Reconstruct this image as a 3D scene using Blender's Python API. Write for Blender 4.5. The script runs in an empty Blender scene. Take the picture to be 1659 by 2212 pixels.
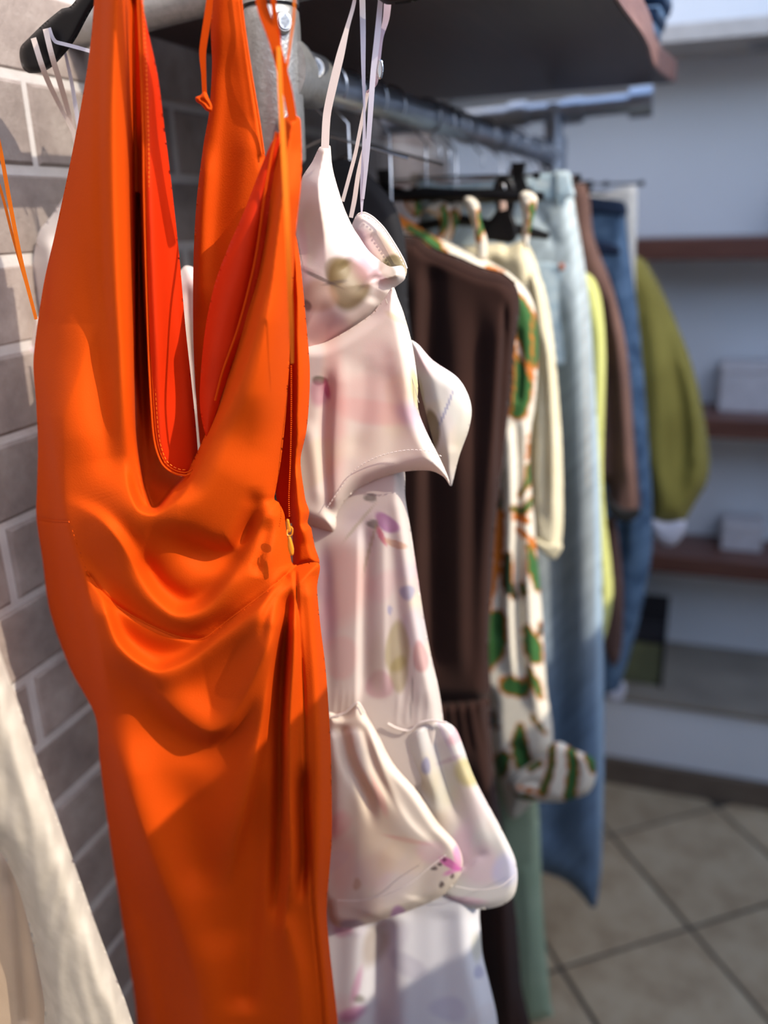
import bpy, bmesh, math, random
import numpy as np
from mathutils import Vector, Matrix
random.seed(7)
SC = bpy.context.scene
COL = SC.collection

# ------------------------------------------------------------------ camera
F = 1850.0; CX, CY = 829.5, 1106.0; CAMZ = 1.65
def _nrm(v): return v / np.linalg.norm(v)
_r = math.atan(0.032); _D = F * F / 639.0
_down = _nrm(np.array([_D * math.sin(_r), _D * math.cos(_r), F]))
_w = _nrm(np.array([1520 - CX, 445 - CY, F])); _w = _nrm(_w - _down * (_w @ _down))
_Y = _w; _Z = -_down; _X = np.cross(_Y, _Z)
RW = np.stack([_X, _Y, _Z])
cam_d = bpy.data.cameras.new('camera'); cam = bpy.data.objects.new('camera', cam_d); COL.objects.link(cam)
SC.camera = cam
cam_d.sensor_fit = 'HORIZONTAL'; cam_d.sensor_width = 36.0
cam_d.lens = 36.0 * F / 1659.0
cam_d.clip_start = 0.02; cam_d.clip_end = 100
right, dwn, fwd = RW[:, 0], RW[:, 1], RW[:, 2]
M = Matrix(((right[0], -dwn[0], -fwd[0], 0), (right[1], -dwn[1], -fwd[1], 0), (right[2], -dwn[2], -fwd[2], CAMZ), (0, 0, 0, 1)))
cam.matrix_world = M
cam_d.dof.use_dof = True; cam_d.dof.focus_distance = 0.79; cam_d.dof.aperture_fstop = 2.6

# ------------------------------------------------------------------ light
SUN = Vector((0.175, -0.062, 0.165)).normalized()
sun_d = bpy.data.lights.new('sun', 'SUN'); sun_d.energy = 4.5; sun_d.angle = 0.006; sun_d.color = (1.0, 0.90, 0.76)
sun = bpy.data.objects.new('sun', sun_d); COL.objects.link(sun)
sun.rotation_euler = SUN.to_track_quat('Z', 'Y').to_euler()
world = bpy.data.worlds.new('sky'); SC.world = world; world.use_nodes = True
wn = world.node_tree.nodes; wl = world.node_tree.links
sky = wn.new('ShaderNodeTexSky'); sky.sky_type = 'NISHITA'; sky.sun_disc = False
sky.sun_elevation = math.radians(40); sky.sun_rotation = math.atan2(SUN.x, SUN.y)
bg = wn['Background']; wl.new(sky.outputs[0], bg.inputs[0]); bg.inputs[1].default_value = 0.62; sky.dust_density = 1.4
SC.view_settings.view_transform = 'Standard'; SC.view_settings.look = 'None'
SC.view_settings.exposure = 0.0; SC.view_settings.gamma = 1.0; SC.view_settings.use_curve_mapping = False

# ------------------------------------------------------------------ geometry helpers
def rays(u, v):
    u = np.asarray(u, float); v = np.asarray(v, float)
    return np.stack([u - CX, v - CY, np.full_like(u, F)], -1) @ RW.T
def on_y(u, v, y):
    d = rays(u, v); p = d * (np.asarray(y) / d[..., 1])[..., None]; p[..., 2] += CAMZ; return p
def P(u, v, y): return Vector(on_y(np.array([u]), np.array([v]), np.array([y]))[0])

def link(name, me, mat, parent=None, smooth=True):
    o = bpy.data.objects.new(name, me); COL.objects.link(o)
    if parent is not None: o.parent = parent
    if mat is not None: me.materials.append(mat)
    if smooth: me.polygons.foreach_set('use_smooth', [True] * len(me.polygons))
    return o
def pyd(name, vs, fs, mat, parent=None, smooth=True):
    me = bpy.data.meshes.new(name); me.from_pydata([tuple(v) for v in vs], [], [tuple(f) for f in fs]); me.update()
    return link(name, me, mat, parent, smooth)
def tag(o, label=None, cat=None, group=None, kind=None):
    if label: o['label'] = label
    if cat: o['category'] = cat
    if group: o['group'] = group
    if kind: o['kind'] = kind
    return o
def thing(name, label, cat, group=None, loc=(0, 0, 0)):
    o = bpy.data.objects.new(name, None); COL.objects.link(o); o.empty_display_size = 0.05
    o.location = loc
    return tag(o, label, cat, group)

class MB:
    """collects simple solids into one mesh"""
    def __init__(s): s.v = []; s.f = []
    def add(s, vs, fs):
        b = len(s.v); s.v += [tuple(x) for x in vs]; s.f += [tuple(i + b for i in f) for f in fs]; return s
    def box(s, x0, x1, y0, y1, z0, z1):
        vs = [(x, y, z) for x in (x0, x1) for y in (y0, y1) for z in (z0, z1)]
        return s.add(vs, [(0, 1, 3, 2), (4, 6, 7, 5), (0, 4, 5, 1), (2, 3, 7, 6), (0, 2, 6, 4), (1, 5, 7, 3)])
    def tube(s, pts, r, n=12, cap=True):
        pts = [Vector(p) for p in pts]; k = len(pts)
        rr = r if isinstance(r, (list, tuple)) else [r] * k
        vs = []; up = None
        for i in range(k):
            t = (pts[min(i + 1, k - 1)] - pts[max(i - 1, 0)]).normalized()
            if up is None:
                up = Vector((0, 0, 1)) if abs(t.z) < .9 else Vector((1, 0, 0))
            a = t.cross(up).normalized(); up = a.cross(t).normalized()
            for j in range(n):
                th = 2 * math.pi * j / n
                vs.append(pts[i] + (a * math.cos(th) + up * math.sin(th)) * rr[i])
        fs = [(i * n + j, i * n + (j + 1) % n, (i + 1) * n + (j + 1) % n, (i + 1) * n + j) for i in range(k - 1) for j in range(n)]
        if cap: fs += [tuple(range(n))[::-1], tuple(range((k - 1) * n, k * n))]
        return s.add(vs, fs)
    def build(s, name, mat, parent=None, smooth=False, bevel=0):
        o = pyd(name, s.v, s.f, mat, parent, smooth)
        bm = bmesh.new(); bm.from_mesh(o.data); bmesh.ops.recalc_face_normals(bm, faces=bm.faces); bm.to_mesh(o.data); bm.free()
        if bevel:
            m = o.modifiers.new('bevel', 'BEVEL'); m.width = bevel; m.segments = 2; m.limit_method = 'ANGLE'
        if smooth:
            try: o.data.set_sharp_from_angle(angle=math.radians(45))
            except Exception: pass
        return o

def catmull(pts, n=8, closed=False):
    P_ = np.array(pts, float); k = len(P_); out = []
    rng = range(k) if closed else range(k - 1)
    for i in rng:
        p1, p2 = P_[i], P_[(i + 1) % k]
        p0 = P_[(i - 1) % k] if closed or i > 0 else 2 * p1 - p2
        p3 = P_[(i + 2) % k] if closed or i < k - 2 else 2 * p2 - p1
        l = np.linalg.norm((p2 - p1)[:2]); m = int(np.clip(l / 6, 2, n))
        l0 = np.linalg.norm((p1 - p0)[:2]); l3 = np.linalg.norm((p3 - p2)[:2])
        # tangents limited by the neighbouring lengths, to avoid overshoot
        m1 = (p2 - p0) * (min(l, l0) / max(l + l0, 1e-6)) if l0 > 0 else (p2 - p1) * 0
        m2 = (p3 - p1) * (min(l, l3) / max(l + l3, 1e-6)) if l3 > 0 else (p2 - p1) * 0
        for j in range(m):
            t = j / m; t2 = t * t; t3 = t2 * t
            out.append((2 * t3 - 3 * t2 + 1) * p1 + (t3 - 2 * t2 + t) * m1 + (-2 * t3 + 3 * t2) * p2 + (t3 - t2) * m2)
    if not closed: out.append(P_[-1])
    return np.array(out)

def near(px, poly, closed=True):
    """distance to and nearest point on a polyline"""
    A = poly; B = np.roll(poly, -1, 0) if closed else poly[1:]
    if not closed: A = poly[:-1]
    best = np.full(len(px), 1e18); q = np.zeros_like(px)
    for a, b in zip(A, B):
        ab = b - a; L = ab @ ab
        if L < 1e-9: continue
        t = np.clip(((px - a) @ ab) / L, 0, 1); c = a + t[:, None] * ab
        d = ((px - c) ** 2).sum(1); m = d < best
        best[m] = d[m]; q[m] = c[m]
    return np.sqrt(best), q
def inside(px, poly):
    r = np.zeros(len(px), bool); x, y = px[:, 0], px[:, 1]
    for (x1, y1), (x2, y2) in zip(poly, np.roll(poly, -1, 0)):
        if y1 == y2: continue
        c = (y1 > y) != (y2 > y)
        r ^= c & (x < (x2 - x1) * (y - y1) / (y2 - y1) + x1)
    return r

def S(pts, a, wo, wi, t0=.15, t1=.15, p=2.0):
    """a fold: line down the fold, height a, widths left (wo) and right (wi) of a downward line"""
    return (catmull(pts, 10), a, wo, wi, t0, t1, p)
def field(px, strokes):
    H = np.zeros(len(px))
    for st in strokes:
        if st[0] is None:
            _, pp, dep, sf = st
            d, _q = near(px, pp); ins = inside(px, pp); x = np.clip((np.where(ins, d, -d) + sf * .3) / sf, 0, 1)
            H -= dep * x * x * (3 - 2 * x); continue
        pl, a, wo, wi, t0, t1, p = st
        w = max(wo, wi) * 2.6
        lo = pl.min(0) - w; hi = pl.max(0) + w
        idx = np.where(((px > lo) & (px < hi)).all(1))[0]
        if len(idx) == 0: continue
        q = px[idx]
        seg = np.linalg.norm(np.diff(pl, axis=0), axis=1); cum = np.concatenate([[0], np.cumsum(seg)]); T = cum[-1]
        best = np.full(len(q), 1e18); sg = np.zeros(len(q)); al = np.zeros(len(q))
        for i in range(len(seg)):
            if seg[i] < 1e-6: continue
            A = pl[i]; ab = pl[i + 1] - A
            t = np.clip(((q - A) @ ab) / (seg[i] ** 2), 0, 1); c = A + t[:, None] * ab
            d = ((q - c) ** 2).sum(1); m = d < best
            best[m] = d[m]; cr = ab[0] * (q[:, 1] - A[1]) - ab[1] * (q[:, 0] - A[0])
            sg[m] = cr[m]; al[m] = (cum[i] + t * seg[i])[m] / T
        d = np.sqrt(best)
        # smooth blend between the two widths across the line
        ww = np.where(sg > 0, wo, wi)
        tp = np.ones(len(q))
        if t0 > 0: x = np.clip(al / t0, 0, 1); tp *= x * x * (3 - 2 * x)
        if t1 > 0: x = np.clip((1 - al) / t1, 0, 1); tp *= x * x * (3 - 2 * x)
        H[idx] += a * tp * np.exp(-(d / ww) ** p)
    return H

def cloth(name, poly, y0, mat, parent, T=.02, Tb=.02, er=40, strokes=(), step=5, prof=None, col=None, yfun=None, back=True, sm=True, wr=0):
    poly = catmull(poly, 10, True) if sm else np.array(poly, float)
    pr = poly if prof is None else (catmull(prof, 10, True))
    lo = poly.min(0) - step; hi = poly.max(0) + step
    nu = int((hi[0] - lo[0]) / step) + 2; nv = int((hi[1] - lo[1]) / step) + 2
    U, V = np.meshgrid(lo[0] + np.arange(nu) * step, lo[1] + np.arange(nv) * step)
    px = np.stack([U.ravel(), V.ravel()], 1)
    ins = inside(px, poly)
    g = ins.reshape(nv, nu)
    cell = g[:-1, :-1] | g[1:, :-1] | g[:-1, 1:] | g[1:, 1:]
    used = np.zeros((nv, nu), bool)
    used[:-1, :-1] |= cell; used[1:, :-1] |= cell; used[:-1, 1:] |= cell; used[1:, 1:] |= cell
    uid = np.where(used.ravel())[0]; remap = -np.ones(nu * nv, int); remap[uid] = np.arange(len(uid))
    q = px[uid]; qi = ins[uid]
    d, c = near(q, poly)
    snap = (~qi) | (d < step * .35)
    q = np.where(snap[:, None], c, q)
    if prof is None: dp = np.where(snap, 0, d)
    else: dp, _ = near(q, pr)
    pf = 1 - (1 - np.clip(dp / er, 0, 1)) ** 2.4
    H = field(q, strokes)
    if wr: H = H + wr * (np.sin(q[:, 0] * .11 + 2 * np.sin(q[:, 1] * .013)) * np.sin(q[:, 1] * .021 + 1.3 * np.sin(q[:, 0] * .05)))
    base = np.full(len(q), float(y0)) if yfun is None else yfun(q[:, 0], q[:, 1])
    yf = base - T * pf - H
    yb = np.maximum(base + Tb * pf - H * (1 - pf), yf + .0006)
    vs = on_y(q[:, 0], q[:, 1], yf)
    ci = np.where(cell.ravel())[0]; r_, c_ = ci // (nu - 1), ci % (nu - 1)
    a = r_ * nu + c_
    fs = np.stack([remap[a], remap[a + nu], remap[a + nu + 1], remap[a + 1]], 1)
    n0 = len(vs); qq = q
    if back:
        # true-depth back sheet, a coarser copy of the same outline kept one to one
        vs = np.concatenate([vs, on_y(q[:, 0], q[:, 1], yb)])
        fs = np.concatenate([fs, fs[:, ::-1] + n0]); qq = np.concatenate([q, q])
    me = bpy.data.meshes.new(name)
    me.vertices.add(len(vs)); me.vertices.foreach_set('co', vs.ravel())
    me.loops.add(fs.size); me.loops.foreach_set('vertex_index', fs.ravel().astype(np.int32))
    me.polygons.add(len(fs)); me.polygons.foreach_set('loop_start', np.arange(0, fs.size, 4, dtype=np.int32))
    me.update(calc_edges=True); me.validate()
    if col is not None and len(me.vertices) == len(vs):
        ca = me.color_attributes.new('print', 'FLOAT_COLOR', 'POINT')
        cc = np.ones((len(vs), 4)); cc[:, :3] = col(qq); ca.data.foreach_set('color', cc.ravel())
    return link(name, me, mat, parent)

def band(name, pts, mat, parent, th=.0012, n=10):
    """flat ribbon through (u, v, depth, width px)"""
    c = catmull(pts, n); uv = c[:, :2]
    t = np.gradient(uv, axis=0); t /= np.maximum(np.linalg.norm(t, axis=1), 1e-6)[:, None]
    nn = np.stack([-t[:, 1], t[:, 0]], 1); w = c[:, 3:4] / 2
    L = uv + nn * w; R_ = uv - nn * w; k = len(c)
    vs = np.concatenate([on_y(L[:, 0], L[:, 1], c[:, 2]), on_y(R_[:, 0], R_[:, 1], c[:, 2]), on_y(R_[:, 0], R_[:, 1], c[:, 2] + th), on_y(L[:, 0], L[:, 1], c[:, 2] + th)])
    fs = []
    for i in range(k - 1):
        for s in range(4):
            s2 = (s + 1) % 4; fs.append((s * k + i, s2 * k + i, s2 * k + i + 1, s * k + i + 1))
    fs += [(0, k, 2 * k, 3 * k), (k - 1, 4 * k - 1, 3 * k - 1, 2 * k - 1)]
    return pyd(name, vs, fs, mat, parent, False)
def cord(name, pts, r, mat, parent, n=8, seg=10):
    c = catmull(pts, seg); w = on_y(c[:, 0], c[:, 1], c[:, 2])
    return MB().tube(w, r, n).build(name, mat, parent, True)
def stitches(name, pts, mat, parent, L=5, gap=4, w=1.3):
    """a run of sewn stitches: counted as one part"""
    c = catmull(pts, 10); seg = np.linalg.norm(np.diff(c[:, :2], axis=0), axis=1); cum = np.concatenate([[0], np.cumsum(seg)])
    m = MB(); s = 0
    while s + L < cum[-1]:
        e = [[np.interp(x, cum, c[:, k]) for k in range(3)] for x in (s, s + L)]
        m.tube([P(e[0][0], e[0][1], e[0][2]), P(e[1][0], e[1][1], e[1][2])], w * .00042, 5); s += L + gap
    o = m.build(name, mat, parent); o['kind'] = 'stuff'; return o

# ------------------------------------------------------------------ materials
def newmat(name):
    m = bpy.data.materials.new(name); m.use_nodes = True
    return m, m.node_tree.nodes, m.node_tree.links, m.node_tree.nodes['Principled BSDF']
def coords(n, l, scale=(1, 1, 1), rot=(0, 0, 0), kind='Object'):
    tc = n.new('ShaderNodeTexCoord'); mp = n.new('ShaderNodeMapping'); mp.inputs['Scale'].default_value = scale; mp.inputs['Rotation'].default_value = rot
    l.new(tc.outputs[kind], mp.inputs[0]); return mp.outputs[0]
def noise(n, l, vec, sc, det=3, rough=.5):
    t = n.new('ShaderNodeTexNoise'); t.inputs['Scale'].default_value = sc; t.inputs['Detail'].default_value = det; t.inputs['Roughness'].default_value = rough
    l.new(vec, t.inputs['Vector']); return t.outputs[0]
def ramp(n, l, fac, stops):
    r = n.new('ShaderNodeValToRGB'); e = r.color_ramp.elements
    while len(e) < len(stops): e.new(.5)
    for k, (p, c) in enumerate(stops): e[k].position = p; e[k].color = (*c, 1)
    l.new(fac, r.inputs[0]); return r.outputs[0]
def bump(n, l, b, h, st, dist):
    bp = n.new('ShaderNodeBump'); bp.inputs['Strength'].default_value = st; bp.inputs['Distance'].default_value = dist
    l.new(h, bp.inputs['Height']); l.new(bp.outputs[0], b.inputs['Normal']); return bp
def fabric(name, c1, c2=None, rough=.6, sheen=.0, bs=900, bst=.3, trans=0, nsc=8, attr=False, spec=.3, wave=None, var=None):
    m, n, l, b = newmat(name); vec = coords(n, l)
    b.inputs['Roughness'].default_value = rough; b.inputs['Specular IOR Level'].default_value = spec
    b.inputs['Sheen Weight'].default_value = sheen * .2; b.inputs['Sheen Roughness'].default_value = .5
    if attr:
        at = n.new('ShaderNodeAttribute'); at.attribute_name = 'print'; csock = at.outputs[0]
    else:
        c2 = c2 or tuple(x * .85 for x in c1)
        csock = ramp(n, l, noise(n, l, vec, nsc, 5), [(.35, c2), (.65, c1)])
    if wave:   # ribs or twill lines of the weave
        wv = n.new('ShaderNodeTexWave'); wv.inputs['Scale'].default_value = wave[0]; wv.inputs['Distortion'].default_value = .4; wv.bands_direction = wave[1]
        l.new(vec, wv.inputs['Vector'])
        mx = n.new('ShaderNodeMix'); mx.data_type = 'RGBA'; mx.blend_type = 'MULTIPLY'; mx.inputs[0].default_value = wave[2]
        l.new(csock, mx.inputs[6]); l.new(wv.outputs[0], mx.inputs[7]); csock = mx.outputs[2]
        hs = wv.outputs[0]; bump(n, l, b, hs, .5, wave[3])
    else:
        bump(n, l, b, noise(n, l, vec, bs, 2), bst, .0004)
    l.new(csock, b.inputs['Base Color'])
    if trans:
        tr = n.new('ShaderNodeBsdfTranslucent'); l.new(csock, tr.inputs[0]); ms = n.new('ShaderNodeMixShader'); ms.inputs[0].default_value = trans
        out = n['Material Output']; l.new(b.outputs[0], ms.inputs[1]); l.new(tr.outputs[0], ms.inputs[2]); l.new(ms.outputs[0], out.inputs[0])
    return m
def solid(name, c, rough=.5, metal=0, spec=.5, bs=0, bst=.2, bd=.001, c2=None, nsc=30):
    m, n, l, b = newmat(name); vec = coords(n, l)
    l.new(ramp(n, l, noise(n, l, vec, nsc, 4), [(.3, c2 or tuple(x * .85 for x in c)), (.7, c)]), b.inputs['Base Color'])
    b.inputs['Roughness'].default_value = rough; b.inputs['Metallic'].default_value = metal; b.inputs['Specular IOR Level'].default_value = spec
    if bs: bump(n, l, b, noise(n, l, vec, bs, 3), bst, bd)
    return m
def rgb(r, g, b):
    f = lambda c: ((c / 255 + .055) / 1.055) ** 2.4 if c > 10 else c / 255 / 12.92
    return (f(r), f(g), f(b))

m_orange = fabric('orange_crepe', (.60, .066, .0015), (.56, .059, .0015), .75, 0, 650, .5, 0, 3, spec=.08)
m_orbounce = fabric('orange_inside_bounce', (.66, .030, .002), (.60, .024, .002), .6, 0, 700, .3, .10, 3, spec=.12)  # same cloth inside; redder tone paints in light bounced between layers
m_ribbon_or = fabric('orange_ribbon', (.95, .24, .005), (.90, .2, .004), .45, .1, 2000, .3, .25)
m_floral = fabric('floral_satin', (1, 1, 1), None, .45, 0, 900, .15, .22, attr=True, spec=.25)
m_white = fabric('white_ribbon', rgb(236, 234, 240), rgb(222, 220, 230), .5, .2, 2200, .4, .2)
m_ivory = fabric('ivory_strap', rgb(240, 226, 214), rgb(228, 214, 204), .5, .2, 1500, .3, .1)
m_plastic = solid('black_plastic', (.006, .006, .007), .4, 0, .3, 300, .1, .0005)
m_galv = solid('galvanised_steel', (.47, .47, .46), .42, .75, .5, 260, .5, .0012, (.36, .36, .35), 120)
m_pipe = solid('steel_pipe', (.50, .55, .62), .32, .85, .5, 200, .1, .0005)
m_screw = solid('screw_steel', (.55, .57, .6), .25, 1.0)
m_dark = solid('dark_hole', (.01, .01, .01), .6)
m_wire = solid('hanger_wire', (.6, .62, .65), .25, 1.0)
m_rose = solid('copper_wire', (.65, .3, .24), .3, .9)
m_zip = solid('orange_zip_plastic', (.95, .28, .01), .3, 0, .6)

# ------------------------------------------------------------------ setting
random.seed(3)
m_grout = solid('floor_grout', rgb(78, 70, 62), .9)
mt = MB().box(-.75, 3.0, -1.2, 2.8, -.06, -.006).build('floor', m_grout); tag(mt, kind='structure')
def tile_mat():
    m, n, l, b = newmat('floor_tile'); vec = coords(n, l, kind='Generated'); oi = n.new('ShaderNodeObjectInfo')
    v2 = coords(n, l)
    c = ramp(n, l, noise(n, l, v2, 9, 6, .6), [(.3, rgb(158, 134, 104)), (.5, rgb(182, 160, 128)), (.72, rgb(198, 178, 146))])
    hs = n.new('ShaderNodeHueSaturation'); mr = n.new('ShaderNodeMapRange'); mr.inputs[3].default_value = .82; mr.inputs[4].default_value = 1.12
    l.new(oi.outputs['Random'], mr.inputs[0]); l.new(mr.outputs[0], hs.inputs['Value']); l.new(c, hs.inputs['Color']); l.new(hs.outputs[0], b.inputs['Base Color'])
    b.inputs['Roughness'].default_value = .55; bump(n, l, b, noise(n, l, v2, 40, 4), .3, .002); return m
m_tile = tile_mat()
ts = .35; a1 = np.array([-.605, .796]); a2 = np.array([.796, .605]); o0 = np.array([.111, 1.769])
tb = MB(); g_ = .005; h_ = ts / 2 - g_
tb.add([(-h_, -h_, -.008), (h_, -h_, -.008), (h_, h_, -.008), (-h_, h_, -.008), (-h_, -h_, -.002), (h_, -h_, -.002), (h_, h_, -.002), (-h_, h_, -.002),
        (-h_ + .003, -h_ + .003, 0), (h_ - .003, -h_ + .003, 0), (h_ - .003, h_ - .003, 0), (-h_ + .003, h_ - .003, 0)],
       [(8, 9, 10, 11)] + [(i, (i + 1) % 4, 4 + (i + 1) % 4, 4 + i) for i in range(4)] + [(4 + i, 4 + (i + 1) % 4, 8 + (i + 1) % 4, 8 + i) for i in range(4)])
tile0 = tb.build('tile', m_tile, mt); tile_me = tile0.data; first = True
for i in range(-6, 6):
    for j in range(-5, 8):
        c = o0 + (i + .5) * ts * a1 + (j + .5) * ts * a2
        if not (-.5 < c[0] < 1.9 and .55 < c[1] < 2.5): continue
        if first: t = tile0; first = False
        else: t = bpy.data.objects.new('tile', tile_me); COL.objects.link(t); t.parent = mt
        t.location = (c[0], c[1], random.uniform(-.001, .0006)); t.rotation_euler = (0, 0, math.atan2(a2[1], a2[0]))

m_mortar = solid('mortar', rgb(198, 192, 186), .9, 0, .2, 200, .3, .002, rgb(184, 178, 172))
def brick_mat():
    m, n, l, b = newmat('brick_grey'); v2 = coords(n, l, kind='Object'); oi = n.new('ShaderNodeObjectInfo')
    ad = n.new('ShaderNodeVectorMath'); ad.operation = 'ADD'; l.new(v2, ad.inputs[0]); l.new(oi.outputs['Location'], ad.inputs[1])
    c = ramp(n, l, noise(n, l, ad.outputs[0], 14, 6, .65), [(.28, rgb(128, 114, 106)), (.5, rgb(152, 138, 129)), (.75, rgb(174, 162, 152))])
    hs = n.new('ShaderNodeHueSaturation'); mr = n.new('ShaderNodeMapRange'); mr.inputs[3].default_value = .8; mr.inputs[4].default_value = 1.1
    l.new(oi.outputs['Random'], mr.inputs[0]); l.new(mr.outputs[0], hs.inputs['Value']); l.new(c, hs.inputs['Color']); l.new(hs.outputs[0], b.inputs['Base Color'])
    b.inputs['Roughness'].default_value = .85; bump(n, l, b, noise(n, l, ad.outputs[0], 90, 5, .7), .6, .003); return m
m_brick = brick_mat()
WX = -.72
wl_ = MB().box(WX - .15, WX - .0015, -.3, 2.8, 0, 3.0).build('wall_left', m_mortar); tag(wl_, kind='structure')
ch = .0955; bl = .295; z0 = 1.807 - 19 * ch
bb = MB(); hx, hy, hz = .004, bl / 2 - .005, ch / 2 - .0045
bb.add([(-.02, -hy, -hz), (-.02, hy, -hz), (-.02, hy, hz), (-.02, -hy, hz), (.004, -hy, -hz), (.004, hy, -hz), (.004, hy, hz), (.004, -hy, hz),
        (.007, -hy + .004, -hz + .004), (.007, hy - .004, -hz + .004), (.007, hy - .004, hz - .004), (.007, -hy + .004, hz - .004)],
       [(8, 9, 10, 11)] + [(i, (i + 1) % 4, 4 + (i + 1) % 4, 4 + i) for i in range(4)] + [(4 + i, 4 + (i + 1) % 4, 8 + (i + 1) % 4, 8 + i) for i in range(4)])
br0 = bb.build('brick', m_brick, wl_); br_me = br0.data; first = True
for r in range(0, 24):
    off = bl if r % 2 else bl / 2
    for k in range(-1, 11):
        y = .713 + off - bl / 2 + k * bl + random.uniform(-.002, .002)
        if y > 2.55 or y < .3: continue
        if first: t = br0; first = False
        else: t = bpy.data.objects.new('brick', br_me); COL.objects.link(t); t.parent = wl_
        t.location = (WX - .006 + random.uniform(-.0015, .0015), y, z0 + (r + .5) * ch)

m_wallw = solid('white_plaster', rgb(228, 229, 230), .8, 0, .2, 60, .15, .002, rgb(220, 222, 224), 2)
m_bench = solid('bench_stone', rgb(150, 140, 126), .5, 0, .4, 60, .2, .001, rgb(128, 119, 108), 7)
m_base = solid('brown_baseboard', rgb(112, 98, 84), .6, 0, .3, 0, 0, 0, rgb(100, 86, 74), 12)
tag(MB().box(-.72, 3.0, 2.67, 2.8, 0, 3.0).build('wall_back', m_wallw), kind='structure')
bench = tag(MB().box(-.72, 3.0, 2.30, 2.67, 0, .285).build('trim_bench_riser', m_wallw), kind='structure')
tag(MB().box(-.715, 3.0, 2.285, 2.668, .286, .308).build('trim_bench_top', m_bench, None, False, .003), kind='structure')
tag(MB().box(-.72, 3.0, 2.28, 2.2995, 0.0, .085).build('baseboard_back', m_base, None, False, .003), kind='structure')
led = tag(MB().box(-.72, 3.0, 2.40, 2.669, 2.02, 2.06).build('trim_ledge', solid('ledge_paint', rgb(205, 198, 190), .7), None, False, .003), kind='structure')
dl = thing('recessed_downlight', 'small round downlight set in the underside of the high ledge at top right', 'ceiling light')
MB().tube([(.12, 2.53, 2.019), (.12, 2.53, 2.012)], [.05, .047], 24).build('trim_ring', solid('downlight_ring', rgb(170, 172, 178), .3, .4), dl)
MB().tube([(.12, 2.53, 2.0122), (.12, 2.53, 2.0100)], [.036, .03], 20).build('lens', solid('downlight_lens', rgb(120, 122, 128), .3), dl)

def wood(name, c1, c2, rough=.35, sc=(1.2, 14, 14)):
    m, n, l, b = newmat(name); vec = coords(n, l, sc)
    c = ramp(n, l, noise(n, l, vec, 3.5, 8, .6), [(.3, c1), (.5, c2), (.72, c1)])
    l.new(c, b.inputs['Base Color']); b.inputs['Roughness'].default_value = rough; bump(n, l, b, noise(n, l, vec, 20, 4), .15, .001); return m
m_wshelf = wood('brown_wood', rgb(112, 72, 58), rgb(92, 56, 46))
m_wdark = wood('dark_wood', rgb(66, 42, 38), rgb(54, 34, 32), .5, (14, 1.2, 14)); m_wedge = wood('edge_wood', rgb(150, 112, 102), rgb(120, 84, 76), .45, (14, 1.2, 14))
def wall_board(zt, h, label):
    t = thing('wall_shelf', label, 'shelf')
    MB().box(-.70, 2.2, 2.46, 2.668, zt - h, zt).build('board', m_wshelf, t, False, .003)
wall_board(1.572, .055, 'upper brown wooden board shelf on the pale back wall')
wall_board(1.10, .055, 'middle brown wooden board shelf on the pale back wall, above the low one')
wall_board(.685, .055, 'lowest brown wooden board shelf on the pale back wall, just above the stone bench')
m_box = solid('white_card', rgb(206, 200, 200), .7)
for (x0, x1, z0_, hh, lb) in ((.085, .30, 1.1005, .135, 'flat white box standing on the middle brown wall shelf'), (.13, .24, .6855, .085, 'small white box standing on the lowest brown wall shelf')):
    t = thing('storage_box', lb, 'box')
    MB().box(x0, x1, 2.55, 2.65, z0_, z0_ + hh * .8).build('base', m_box, t, False, .003)
    MB().box(x0 - .002, x1 + .002, 2.548, 2.652, z0_ + hh * .8 + .0005, z0_ + hh).build('lid', m_box, t, False, .003)
t = thing('shoulder_bag', 'dark bag standing on the upper brown wall shelf at the right edge', 'bag')
m_bag = solid('dark_leather', rgb(60, 58, 64), .5)
MB().box(.24, .46, 2.50, 2.63, 1.573, 1.74).build('body', m_bag, t, False, .02)
MB().tube([(.28, 2.565, 1.73)] + [(.35 - .07 * math.cos(a), 2.565, 1.74 + .07 * math.sin(a)) for a in np.linspace(.2, 2.94, 9)] + [(.42, 2.565, 1.73)], .006, 8).build('handle', m_bag, t, True)
t = thing('storage_crate', 'olive green crate with a dark open top on the stone bench, behind the dark jeans', 'crate')
m_crate = fabric('olive_canvas', rgb(118, 120, 84), rgb(98, 100, 72), .8); m_crd = fabric('crate_edging', rgb(40, 38, 40), rgb(30, 28, 32), .8)
MB().box(-.20, -.005, 2.36, 2.52, .309, .455).build('body', m_crate, t, False, .006)
m = MB(); m.box(-.205, 0, 2.355, 2.365, .45, .465).box(-.205, 0, 2.515, 2.525, .45, .53).box(-.205, -.197, 2.355, 2.525, .45, .465).box(-.008, 0, 2.355, 2.525, .45, .465).box(-.2, -.005, 2.36, 2.52, .4551, .4555).box(-.009, 0, 2.352, 2.36, .309, .46)
m.build('edging', m_crd, t)

# unseen blockers added off frame: low sun passes over them, the floor stays in shade
tag(MB().box(1.5, 1.6, -3.0, 1.2, 0, 2.40).box(1.5, 1.6, 1.2, 2.8, 0, 4.2).build('wall_sun_blocker', m_wallw), kind='structure')  # added to keep sun off the floor, back wall and far rack end
tag(MB().box(-.9, 1.5, -1.3, -1.2, 0, 2.8).build('wall_sky_blocker', solid('sky_blocker_paint', rgb(90, 80, 74), .8)), kind='structure')  # added to cut the sky light from behind the camera
tag(MB().box(.5, .6, .22, .43, 0, 1.98).build('trim_sun_blocker', m_wallw), kind='structure')  # added to cast shade on the lower orange dress

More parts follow.
